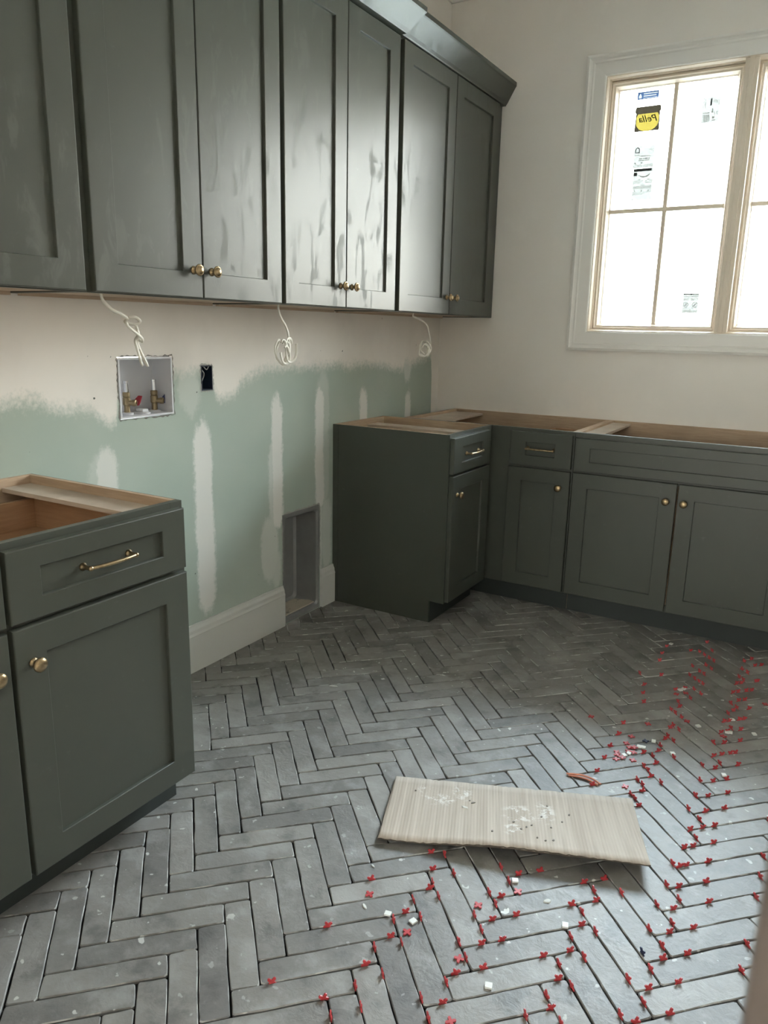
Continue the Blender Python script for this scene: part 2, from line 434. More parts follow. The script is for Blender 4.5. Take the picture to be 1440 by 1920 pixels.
WB = (-2.318, -2.078, 1.003, 1.207)      # washer box opening
EB = (-1.94, -1.879, 1.077, 1.17)        # outlet opening
DB = (-1.473, -1.196, 0.0, 0.512)      # dryer vent recess
bm = bmesh.new(); wall_with_holes('x', 0.0, -0.013, YF, 0.0, -0.012, ZC, [WB, EB, DB], bm)
wl = struct('wall_left', bm, DRYWALL)
bm = bmesh.new(); wall_with_holes('x', -0.013, -0.15, YF - 0.14, TH, -0.012, ZC, [(WB[0] - .01, WB[1] + .01, WB[2] - .01, WB[3] + .01), (EB[0] - .01, EB[1] + .01, EB[2] - .01, EB[3] + .01), (DB[0] - .01, DB[1] + .01, -0.012, DB[3] + .01)], bm)
struct('cavity', bm, DARKHOLE, wl)
WIN = (0.852, 2.138, 1.323, 2.525)
bm = bmesh.new(); wall_with_holes('y', 0.0, TH, 0.0, XR, -0.012, ZC, [WIN], bm)
wbk = struct('wall_back', bm, WALL)
struct('wall_right', B((XR, YF - 0.13, -0.012), (XR + TH, TH, ZC)), WALL)
DOOR = (1.10, 2.030, -0.012, 2.07)
bm = bmesh.new(); wall_with_holes('y', YF, -0.13, 0.0, XR, -0.012, ZC, [DOOR], bm)
struct('wall_front', bm, WALL)
# unseen hall added behind the doorway, its window there for fill light
FW = (0.85, 2.15, 0.75, 2.05)
bm = bmesh.new(); wall_with_holes('y', YH, -TH, -0.4, 3.4, -0.03, ZC, [FW], bm)
struct('added_hall_wall_back', bm, WALL)
struct('added_hall_wall_left', B((-0.4 - TH, YH - TH, -0.03), (-0.4, YF - 0.15, ZC)), WALL)
struct('added_hall_wall_right', B((3.4, YH - TH, -0.03), (3.4 + TH, YF - 0.15, ZC)), WALL)
struct('added_hall_floor', B((-0.4, YH, -0.03), (3.4, YF, -0.001)), SUBFLOOR)
struct('ceiling', B((-0.6, YH - TH, ZC), (3.6, TH, ZC + 0.1)), CEIL)
# casing of the doorway the view is taken from
SHADED_JAMB = Mat('shaded_white_jamb', 0.6, (0.10, 0.082, 0.074)).m  # white casing against the light, its shade put into the colour
tr = struct('trim_1', B((2.010, YF - 0.15, 0.0), (2.10, YF - 0.13, 2.14), 0.002), SHADED_JAMB)
struct('trim_4', B((2.012, YF - 0.13, 0.0), (2.03, YF + 0.005, 2.07), 0.002), SHADED_JAMB)
struct('trim_5', B((1.03, YF - 0.15, 0.0), (1.118, YF - 0.13, 2.14), 0.002), SHADED_JAMB)
def profile_y(name, poly, y0, y1, mat, x0=0.0, z0=0.0, sx=1):
    bm = bmesh.new(); prism(bm, poly, y0, y1, lambda u, v, t: (x0 + sx * u, t, z0 + v)); return struct(name, bm, mat)
def profile_x(name, poly, x0, x1, mat, y0=0.0, z0=0.0):
    bm = bmesh.new(); prism(bm, poly, x0, x1, lambda u, v, t: (t, y0 - u, z0 + v)); return struct(name, bm, mat)
crown = [(0, 0), (0.012, 0), (0.016, 0.012), (0.05, 0.05), (0.062, 0.056), (0.062, 0.07), (0, 0.07)]
profile_y('trim_2', crown, YF, 0.0, TRIMW, 0.0, ZC - 0.07)
profile_x('trim_3', crown, 0.0, XR, TRIMW, 0.0, ZC - 0.07)
bb = [(0, 0), (0.016, 0), (0.016, 0.145), (0.0175, 0.148), (0.014, 0.158), (0.013, 0.17), (0.007, 0.182), (0.006, 0.19), (0, 0.19)]
profile_y('baseboard_left', bb, -2.652, DB[0] - 0.004, BASEW)
profile_y('baseboard_left', bb, DB[1] + 0.008, -1.081, BASEW)
bm = bmesh.new(); prism(bm, bb, YF + 0.001, -0.001, lambda u, v, t: (XR - u, t, v)); struct('baseboard_right', bm, BASEW)

# ------------------------------------------------------------------ floor: herringbone tiles on a dark bed
floor = struct('floor', B((0, YF, -0.03), (XR, 0, -0.008)), MORTAR)
L, W, J = 0.2497, 0.0615, 0.0030
OX, OY = 1.119, -2.816
c45 = math.sqrt(0.5)
def tile_outline(rng):
    """irregular rectangle, long axis x, centre at the origin"""
    lx, ly = (L - J) / 2, (W - J) / 2
    j = lambda s: rng.uniform(-s, s)
    top = [(-lx + 0.004, ly), (-lx * 0.55, ly), (-lx * 0.1, ly), (lx * 0.4, ly), (lx - 0.004, ly)]
    right = [(lx, ly - 0.004), (lx, 0), (lx, -ly + 0.004)]
    pts = top + right + [(-x, -y) for x, y in top] + [(-x, -y) for x, y in right]
    out = []
    for k, (x, y) in enumerate(pts):
        s = 0.0014
        out.append((x + (j(s) if abs(x) > lx - 0.003 else 0), y + (j(s) if abs(y) > ly - 0.003 else 0)))
    return out
def tile_mesh_data(outline, dz=0.0):
    n = len(outline); cx = sum(p[0] for p in outline) / n; cy = sum(p[1] for p in outline) / n
    def inset(p, d):
        v = Vector((cx - p[0], cy - p[1])); 
        # push in along both axes
        return (p[0] + math.copysign(min(d, abs(v.x)), v.x), p[1] + math.copysign(min(d, abs(v.y)), v.y))
    v = [(x, y, -0.0085) for x, y in outline] + [(x, y, -0.0022 + dz) for x, y in outline] + [(*inset(p, 0.0018), 0.0 + dz) for p in outline]
    f = [tuple(range(2 * n, 3 * n))]
    for r in (0, 1):
        for k in range(n):
            f.append((r * n + k, r * n + (k + 1) % n, (r + 1) * n + (k + 1) % n, (r + 1) * n + k))
    return v, f
variants = []
rng = random.Random(3)
for k in range(14):
    v, f = tile_mesh_data(tile_outline(rng)[::-1])
    me = bpy.data.meshes.new('tile'); me.from_pydata(v, [], f); me.materials.append(TILE); me.update()
    bm = bmesh.new(); bm.from_mesh(me); bmesh.ops.recalc_face_normals(bm, faces=bm.faces); bm.to_mesh(me); bm.free()
    variants.append((me, v, f))
R3 = cam.matrix_world.to_3x3().transposed(); CP = cam.matrix_world.translation
def to_px(P):
    d = R3 @ (Vector(P) - CP)
    if d.z > -0.05: return None
    return (720 + 1417.06 * d.x / -d.z, 960 - 1417.06 * d.y / -d.z, -d.z)
tiles = []
for j in range(-14, 15):
    for i in range(-70, 71):
        u0, v0 = i * W - j * L, i * W + j * L
        for (uc, vc, rot) in ((u0 + L / 2, v0 - W / 2, 0), (u0 + L + W / 2, v0 - L / 2, 1)):
            x = OX + (uc - vc) * c45; y = OY + (uc + vc) * c45
            if -0.12 < x < XR + 0.12 and YF - 0.12 < y < 0.12: tiles.append((x, y, rot))
def covered(x, y):
    return (x < 0.42 and -1.0 < y) or (y > -0.4 and 0.1 < x < 1.95) or (x < 0.42 and -3.6 < y < -2.76)
scored = []
for (x, y, rot) in tiles:
    q = to_px((x, y, 0))
    vis = q and -60 < q[0] < 1500 and 1050 < q[1] < 1980 and not covered(x, y)
    scored.append((q[2] if vis else 1e6, x, y, rot))
scored.sort()
def clip_poly(poly, test, cut):
    out = []
    for k in range(len(poly)):
        a, b = poly[k], poly[(k + 1) % len(poly)]
        ia, ib = test(a), test(b)
        if ia: out.append(a)
        if ia != ib: out.append(cut(a, b))
    return out
field = bmesh.new(); count = 0
rng = random.Random(11)
for (dist, x, y, rot) in scored:
    ang = math.radians(45) + (math.radians(-90) if rot else 0) + (math.pi if rng.random() < 0.5 else 0) + rng.uniform(-0.006, 0.006)
    dz = rng.uniform(-0.0008, 0.0008)
    me, v, f = variants[rng.randrange(len(variants))]
    tilt = Matrix.Rotation(rng.uniform(-0.004, 0.004), 4, 'X') @ Matrix.Rotation(rng.uniform(-0.0015, 0.0015), 4, 'Y')
    M = Matrix.Translation((x, y, dz)) @ Matrix.Rotation(ang, 4, 'Z') @ tilt
    ext = 0.112
    edge = x < ext or x > XR - ext or y > -ext or y < YF + ext
    if edge:
        n = len(v) // 3
        poly = [(M @ Vector(v[k])).to_2d()[:] for k in range(n)]
        for ax, lim, sg in ((0, 0.002, 1), (0, XR - 0.002, -1), (1, YF + 0.002, 1), (1, -0.002, -1)):
            test = lambda p: (p[ax] - lim) * sg >= 0
            def cut(a, b):
                t = (lim - a[ax]) / (b[ax] - a[ax]); return (a[0] + (b[0] - a[0]) * t, a[1] + (b[1] - a[1]) * t)
            if poly: poly = clip_poly(poly, test, cut)
        if len(poly) < 3: continue
        area = abs(sum(poly[k][0] * poly[(k + 1) % len(poly)][1] - poly[(k + 1) % len(poly)][0] * poly[k][1] for k in range(len(poly)))) / 2
        if area < 0.0004: continue
        vv, ff = tile_mesh_data(poly, dz)
    if count < 300 and dist < 1e5:
        count += 1
        if edge:
            cx = sum(p[0] for p in poly) / len(poly); cy = sum(p[1] for p in poly) / len(poly)
            m2 = bpy.data.meshes.new('tile'); m2.from_pydata([(a - cx, b - cy, c) for a, b, c in vv], [], ff); m2.materials.append(TILE)
            bm = bmesh.new(); bm.from_mesh(m2); bmesh.ops.recalc_face_normals(bm, faces=bm.faces); bm.to_mesh(m2); bm.free()
            o = bpy.data.objects.new('tile', m2); o.location = (cx, cy, 0)
        else:
            o = bpy.data.objects.new('tile', me); o.matrix_local = M
        COL.objects.link(o); o.parent = floor
    else:
        if not edge: vv, ff = [tuple(M @ Vector(p)) for p in v], f
        bv = [field.verts.new(p) for p in vv]
        for q in ff: field.faces.new([bv[k] for k in q])
tag(obj('tile_field', field, TILE, floor), kind='stuff')

# ------------------------------------------------------------------ window
def ring_frame(bm, x0, x1, z0, z1, prof):
    """mitred frame: prof = list of (inset, y); swept round the rectangle, closed"""
    rings = []
    for (ins, y) in prof:
        rings.append([bm.verts.new(c) for c in ((x0 + ins, y, z0 + ins), (x1 - ins, y, z0 + ins), (x1 - ins, y, z1 - ins), (x0 + ins, y, z1 - ins))])
    n = len(rings)
    for k in range(n):
        A, C = rings[k], rings[(k + 1) % n]
        for e in range(4): bm.faces.new((A[e], A[(e + 1) % 4], C[(e + 1) % 4], C[e]))
wn = bpy.data.objects.new('window_1', None); COL.objects.link(wn); wn.location = (1.495, 0.0, 1.323); wn['kind'] = 'structure'
bm = bmesh.new()
cw = 0.096
prof = [(0, 0.0), (0, -0.026), (0.012, -0.030), (0.018, -0.024), (0.026, -0.020), (0.034, -0.021), (0.040, -0.017), (cw - 0.008, -0.014), (cw - 0.003, -0.012), (cw, -0.008), (cw, 0.0)]
ring_frame(bm, 0.852 - cw + 0.002, 2.138 + cw - 0.002, 1.323 - cw + 0.002, 2.525 + cw - 0.002, prof)
obj('casing', bm, TRIMW, wn)
bm = bmesh.new()
ring_frame(bm, WIN[0], WIN[1], WIN[2], WIN[3], [(0.0, -0.004), (0.006, -0.004), (0.010, 0.006), (0.010, 0.022), (0.016, 0.026), (0.016, 0.05), (0.022, 0.054), (0.022, 0.15), (0, 0.15)])
obj('window_frame', bm, FRAMEW, wn)
MX0, MX1 = 1.466, 1.524
bm = bmesh.new(); box(bm, (MX0, -0.002, WIN[2] + 0.008), (MX1, 0.15, WIN[3] - 0.008), 0.004)
box(bm, (MX0 + 0.018, -0.008, WIN[2] + 0.006), (MX1 - 0.018, 0.0, WIN[3] - 0.006), 0.003)
obj('mullion', bm, FRAMEW, wn)
GY = 0.085
for (sx0, sx1) in ((WIN[0] + 0.014, MX0), (MX1, WIN[1] - 0.014)):
    z0, z1 = WIN[2] + 0.012, WIN[3] - 0.018
    bm = bmesh.new()
    ring_frame(bm, sx0, sx1, z0, z1, [(0, 0.04), (0.010, 0.036), (0.014, 0.045), (0.022, 0.048), (0.026, 0.06), (0.030, GY - 0.012), (0.035, GY - 0.004), (0.035, 0.115), (0, 0.115)])
    sash = obj('sash', bm, FRAMEW, wn)
    xm = (sx0 + sx1) / 2; zm = 1.915
    for zz in ((z0 + 0.033, zm), (zm, z1 - 0.033)):
        for xx in ((sx0 + 0.033, xm), (xm, sx1 - 0.033)):
            obj('pane', B((xx[0], GY, zz[0]), (xx[1], GY + 0.004, zz[1])), GLASS, sash)
    obj('muntin', B((xm - 0.010, GY - 0.011, z0 + 0.03), (xm + 0.010, GY + 0.015, z1 - 0.03), 0.003), FRAMEW, sash)
    obj('muntin', B((sx0 + 0.03, GY - 0.0105, zm - 0.010), (sx1 - 0.03, GY + 0.0145, zm + 0.010), 0.003), FRAMEW, sash)
# added window, unseen behind the viewpoint, giving fill light
w2 = bpy.data.objects.new('added_fill_window', None); COL.objects.link(w2); w2.location = (1.5, YH, FW[2]); w2['kind'] = 'structure'
bm = bmesh.new(); ring_frame(bm, FW[0] - 0.09, FW[1] + 0.09, FW[2] - 0.09, FW[3] + 0.09, [(0, YH), (0, YH + 0.02), (0.09, YH + 0.014), (0.09, YH)]); obj('casing', bm, TRIMW, w2)  # casing of the added fill window
bm = bmesh.new(); ring_frame(bm, FW[0], FW[1], FW[2], FW[3], [(0, YH), (0.04, YH), (0.04, YH - 0.1), (0, YH - 0.1)]); box(bm, (1.485, YH - 0.09, FW[2] + .02), (1.515, YH - 0.05, FW[3] - .02)); obj('window_frame', bm, FRAMEW, w2)  # frame of the added fill window
obj('pane', B((FW[0] + 0.03, YH - 0.075, FW[2] + 0.03), (FW[1] - 0.03, YH - 0.071, FW[3] - 0.03)), GLASS, w2)  # pane of the added fill window
struct('ground_outside', B((-30, -60, -0.45), (33, YH - TH - 0.02, -0.35)), GROUND)
struct('ground_outside', B((-30, TH + 0.02, -0.45), (33, 60, -0.35)), GROUND)

# stickers on the outer side of the left sash's panes (lettering reads mirrored from inside)
SY = GY - 0.0012
def flat(bm, x0, x1, z0, z1, y, mi, sh=0.0):
    vs = [bm.verts.new(c) for c in ((x0, y, z0), (x1, y, z0), (x1 + sh, y, z1), (x0 + sh, y, z1))]
    bm.faces.new(vs).material_index = mi
def poly_face(bm, pts, y, mi):
    bm.faces.new([bm.verts.new((x, y, z)) for x, z in pts]).material_index = mi
def lettering(bm, text, xr, z, size, y, mi, mirrored=True, shear=0.25, sx=1.0, bold=0.0):
    cu = bpy.data.curves.new('t', 'FONT'); cu.body = text; cu.size = size; cu.shear = shear; cu.resolution_u = 3; cu.offset = bold
    o = bpy.data.objects.new('t', cu); COL.objects.link(o)
    dg = bpy.context.evaluated_depsgraph_get(); me = o.evaluated_get(dg).to_mesh()
    base = len(bm.verts)
    vs = [bm.verts.new(((xr - v.co.x * sx) if mirrored else (xr + v.co.x * sx), y, z + v.co.y)) for v in me.vertices]
    for p in me.polygons:
        try: bm.faces.new([vs[k] for k in p.vertices]).material_index = mi
        except ValueError: pass
    o.evaluated_get(dg).to_mesh_clear(); bpy.data.objects.remove(o); bpy.data.curves.remove(cu)
def sticker(name, label, bm, mats, c, parts=()):
    o = obj(name, bm, mats, None, origin=c, recalc=False); tag(o, label, 'sticker'); return o
def holed(bm, outer, holes, y, mi):
    loops = [[Vector((x, z, 0)) for x, z in lp] for lp in [outer] + holes]
    flatl = [p for lp in loops for p in lp]; vs = [bm.verts.new((p.x, y, p.y)) for p in flatl]
    for t in tessellate_polygon(loops): bm.faces.new([vs[k] for k in t]).material_index = mi
def rc(x0, x1, z0, z1): return [(x0, z0), (x1, z0), (x1, z1), (x0, z1)]
bm = bmesh.new()
drop_pts = [(0.993, 2.430), (1.004, 2.430), (1.006, 2.438), (0.9985, 2.452), (0.991, 2.438)]
holed(bm, rc(0.985, 1.011, 2.424, 2.458), [drop_pts], SY, 0); poly_face(bm, drop_pts, SY, 1)
for za, zb, xa in ((2.424, 2.4285, 1.011), (2.4285, 2.4305, 1.080), (2.4305, 2.436, 1.011), (2.436, 2.4405, 1.074), (2.4405, 2.446, 1.011), (2.446, 2.4505, 1.080), (2.4505, 2.458, 1.011)):
    flat(bm, xa, 1.086, za, zb, SY, 0)
    if xa > 1.02: flat(bm, 1.011, 1.014, za, zb, SY, 0); flat(bm, 1.014, xa, za, zb, SY, 1)
sticker('window_sticker', 'small blue sticker with a white drop at the top of the upper left pane', bm, [ST_BLUE, ST_WHITE], (1.035, SY, 2.44))
bm = bmesh.new()
cx, cz = 1.0425, 2.322
disc = [(cx + 0.053 * math.cos(a), cz - 0.002 + 0.040 * math.sin(a)) for a in [math.pi + k * math.pi / 12 for k in range(13)]] + [(cx + 0.053, 2.345), (cx + 0.046, 2.359), (cx - 0.046, 2.359), (cx - 0.053, 2.345)]
poly_face(bm, disc, SY, 1)
holed(bm, [(0.983, 2.280), (1.101, 2.280), (1.099, 2.362), (1.103, 2.368), (1.103, 2.380), (1.099, 2.392), (0.986, 2.392), (0.981, 2.380), (0.981, 2.368), (0.986, 2.362)], [disc], SY, 0)
lettering(bm, 'Pella', 1.0915, 2.322, 0.043, SY - 0.0006, 2, True, 0.35, 1.1, 0.0004)
sticker('window_sticker', 'yellow and dark brown sticker with mirrored script lettering in the upper left pane', bm, [ST_DARK, ST_YELLOW, ST_BLACK], (1.04, SY, 2.28))
def print_rows(bm, x0, x1, rows, y, rng):
    for (z, h, mi, dens) in rows:
        x = x0
        while x < x1:
            w = rng.uniform(0.004, 0.016)
            if rng.random() < dens: flat(bm, x, min(x + w, x1), z, z + h, y, mi)
            x += w + rng.uniform(0.001, 0.004)
rng = random.Random(5)
bm = bmesh.new(); flat(bm, 0.992, 1.092, 2.114, 2.214, SY, 0)
y = SY - 0.0003
for x0, x1 in ((0.998, 1.0025), (1.0155, 1.020)): flat(bm, x0, x1, 2.186, 2.199, y, 2)
flat(bm, 0.998, 1.020, 2.183, 2.187, y, 2)
poly_face(bm, [(0.998, 2.199), (1.0025, 2.199), (1.005, 2.203), (1.009, 2.2045), (1.013, 2.203), (1.0155, 2.199), (1.020, 2.199), (1.016, 2.206), (1.009, 2.2095), (1.002, 2.206)], y, 2)
flat(bm, 0.997, 1.022, 2.171, 2.1735, y, 1)
print_rows(bm, 1.05, 1.085, [(2.205, .0018, 1, .7), (2.199, .0018, 1, .7), (2.193, .0018, 1, .7), (2.187, .0018, 1, .6)], y, rng)
flat(bm, 0.995, 1.09, 2.178, 2.1786, y, 1)
print_rows(bm, 1.012, 1.075, [(2.166, .004, 1, .9), (2.146, .004, 1, .9)], y, rng)
print_rows(bm, 1.0, 1.07, [(2.153, .006, 1, .5), (2.134, .006, 1, .4)], y, rng)
print_rows(bm, 0.995, 1.09, [(2.127, .0018, 1, .9), (2.123, .0018, 1, .9), (2.119, .0018, 1, .9)], y, rng)
sticker('window_sticker', 'white ratings label with an arch mark in the upper left pane', bm, [ST_WHITE, ST_GREY, ST_BLACK], (1.04, SY, 2.114))
bm = bmesh.new(); flat(bm, 0.999, 1.095, 1.966, 2.112, SY, 0)
flat(bm, 0.999, 1.086, 2.098, 2.110, y, 2); flat(bm, 1.006, 1.08, 2.1028, 2.1048, y - 0.0003, 0)
flat(bm, 1.0, 1.017, 2.078, 2.094, y, 2); flat(bm, 1.004, 1.013, 2.0845, 2.088, y - 0.0003, 0)
pts = [(1.024, 2.085), (1.032, 2.079), (1.046, 2.0745), (1.06, 2.0755), (1.072, 2.081), (1.08, 2.09), (1.076, 2.079), (1.066, 2.0715), (1.05, 2.0685), (1.036, 2.072), (1.027, 2.078)]
poly_face(bm, pts, y, 1)
print_rows(bm, 1.0, 1.09, [(2.058, .003, 1, .6), (2.053, .002, 1, .7), (2.044, .002, 1, .95), (2.034, .002, 1, .6), (2.029, .002, 1, .95), (2.0255, .002, 1, .95), (2.022, .002, 1, .95), (2.0185, .002, 1, .95)], y, rng)
flat(bm, 1.0, 1.094, 2.0485, 2.0492, y, 1); flat(bm, 1.0, 1.094, 2.0012, 2.0022, y, 2); flat(bm, 1.0, 1.094, 1.967, 1.968, y, 1); flat(bm, 1.0, 1.094, 2.0148, 2.0155, y, 1)
for xx in (1.012, 1.045, 1.078): poly_face(bm, [(xx - .005, 2.005), (xx + .005, 2.005), (xx, 2.013)], y, 1)
print_rows(bm, 1.003, 1.06, [(1.995, .002, 1, .8), (1.990, .002, 1, .6)], y, rng)
sticker('window_sticker', 'tall white information label with a black heading bar low in the upper left pane', bm, [ST_WHITE, ST_GREY, ST_BLACK], (1.045, SY, 1.966))
bm = bmesh.new(); flat(bm, 1.290, 1.366, 2.286, 2.396, SY, 0)
flat(bm, 1.324, 1.331, 2.361, 2.390, y, 2); flat(bm, 1.302, 1.3035, 2.352, 2.384, y, 1); flat(bm, 1.36, 1.362, 2.36, 2.387, y, 1)
for k in range(6): flat(bm, 1.338 + k * .003, 1.3395 + k * .003, 2.372, 2.387 - .004 * (k % 2), y, 1)
for k in range(9): flat(bm, 1.297 + k * .0033, 1.2985 + k * .0033 + .0006 * (k % 3), 2.292, 2.323, y, 1)
flat(bm, 1.298, 1.324, 2.328, 2.331, y, 1); flat(bm, 1.334, 1.339, 2.329, 2.347, y, 1); flat(bm, 1.338, 1.352, 2.294, 2.298, y, 1); flat(bm, 1.338, 1.347, 2.303, 2.313, y, 1)
lettering(bm, '2', 1.362, 2.320, 0.017, y, 2, True, 0.2); lettering(bm, '1', 1.3515, 2.320, 0.017, y, 2, True, 0.2)
sticker('window_sticker', 'white label with bar code stripes in the upper right pane of the left sash', bm, [ST_WHITE, ST_GREY, ST_BLACK], (1.33, SY, 2.286))
bm = bmesh.new(); flat(bm, 1.296, 1.370, 1.423, 1.517, SY, 0)
flat(bm, 1.297, 1.369, 1.510, 1.515, y, 1); flat(bm, 1.297, 1.303, 1.510, 1.515, y - .0003, 2); flat(bm, 1.330, 1.338, 1.510, 1.515, y - .0003, 2)
print_rows(bm, 1.299, 1.367, [(1.503, .002, 1, .8), (1.499, .002, 1, .8), (1.490, .0025, 1, .9), (1.485, .0025, 1, .9), (1.440, .002, 1, .6), (1.435, .0025, 1, .9), (1.431, .002, 1, .9), (1.427, .003, 1, .95)], y, rng)
for xx in (1.312, 1.354):
    for k in range(18):
        a, b = 2 * math.pi * k / 18, 2 * math.pi * (k + 1) / 18
        poly_face(bm, [(xx + r_ * math.cos(t), 1.4625 + r_ * math.sin(t)) for r_, t in ((.0125, a), (.0125, b), (.010, b), (.010, a))], y, 1)
    flat(bm, xx - .006, xx + .003, 1.458, 1.461, y, 2); flat(bm, xx - .002, xx + .006, 1.464, 1.468, y, 1)
    poly_face(bm, [(xx - .009, 1.454), (xx - .007, 1.452), (xx + .009, 1.470), (xx + .007, 1.472)], y, 1)
flat(bm, 1.30, 1.322, 1.446, 1.448, y, 1); flat(bm, 1.342, 1.366, 1.446, 1.448, y, 1)
sticker('window_sticker', 'white warning label with two round signs in the lower right pane of the left sash', bm, [ST_WHITE, ST_GREY, ST_BLACK], (1.333, SY, 1.423))

# ------------------------------------------------------------------ cabinet building blocks
def left_map(d0=0.0):            # against the left wall: a along y, d out from the wall, z up
    return lambda a, d, z: (d + d0, a, z)
def back_map():
    return lambda a, d, z: (a, -d, z)
def shaker(bm, M, a0, a1, z0, z1, d0, th=0.02, st=0.072, rl=0.066, rec=0.009):
    e = 0.0025
    D1 = d0 + th; Dp = D1 - rec
    def ring(ia, iz, d): return [bm.verts.new(M(a, d, z)) for a, z in ((a0 + ia, z0 + iz), (a1 - ia, z0 + iz), (a1 - ia, z1 - iz), (a0 + ia, z1 - iz))]
    rings = [ring(0, 0, d0), ring(0, 0, D1 - e), ring(e * .3, e * .3, D1 - e * .35), ring(e, e, D1), ring(st, rl, D1), ring(st + .0015, rl + .0015, D1 - .0015), ring(st + .0025, rl + .0025, Dp)]
    for R, S in zip(rings, rings[1:]):
        for k in range(4): bm.faces.new((R[k], R[(k + 1) % 4], S[(k + 1) % 4], S[k]))
    bm.faces.new(rings[0]); bm.faces.new(rings[-1])
def dirn(M): return Vector(M(0, 1, 0)) - Vector(M(0, 0, 0))
def adir(M): return Vector(M(1, 0, 0)) - Vector(M(0, 0, 0))
def knob(parent, M, a, d, z, ringed=False, s=1.0):
    bm = bmesh.new()
    prof = [(0.0105, 0), (0.0105, 0.002), (0.008, 0.004), (0.0055, 0.008), (0.0055, 0.013), (0.009, 0.016), (0.0148, 0.0185), (0.0162, 0.022), (0.0158, 0.0255), (0.0125, 0.029), (0.007, 0.031), (0, 0.0315)]
    if ringed: prof = [(0.012, 0), (0.012, 0.0025), (0.0085, 0.0045), (0.006, 0.009), (0.006, 0.0155), (0.010, 0.018), (0.0155, 0.020), (0.0168, 0.0225), (0.0165, 0.025), (0.0138, 0.0265), (0.0128, 0.0262), (0.0122, 0.0285), (0.0085, 0.0315), (0.004, 0.033), (0, 0.0333)]
    lathe(bm, M(a, d, z), dirn(M), [(r * s, h * s) for r, h in prof], 24)
    return obj('knob', bm, BRASS, parent, smooth=True, origin=M(a, d, z))
def pull(parent, M, a, d, z, cc=0.128):
    bm = bmesh.new(); n = dirn(M)
    for s in (-1, 1):
        lathe(bm, M(a + s * cc / 2, d, z), n, [(0.0095, 0), (0.0095, 0.0025), (0.007, 0.005), (0.0052, 0.010), (0.0050, 0.020), (0.0062, 0.027), (0.0045, 0.031), (0, 0.0315)], 16)
    pts = [M(a + t * (cc / 2 + 0.003), d + 0.025 + 0.007 * (1 - t * t), z) for t in (-1, -.75, -.4, 0, .4, .75, 1)]
    tube(bm, pts, 0.0052, 0.0046, 10, (0, 0, 1), 5)
    return obj('pull', bm, BRASS, parent, smooth=True, origin=M(a, d, z))
HB = 0.876; TK = 0.105; TD = 0.076
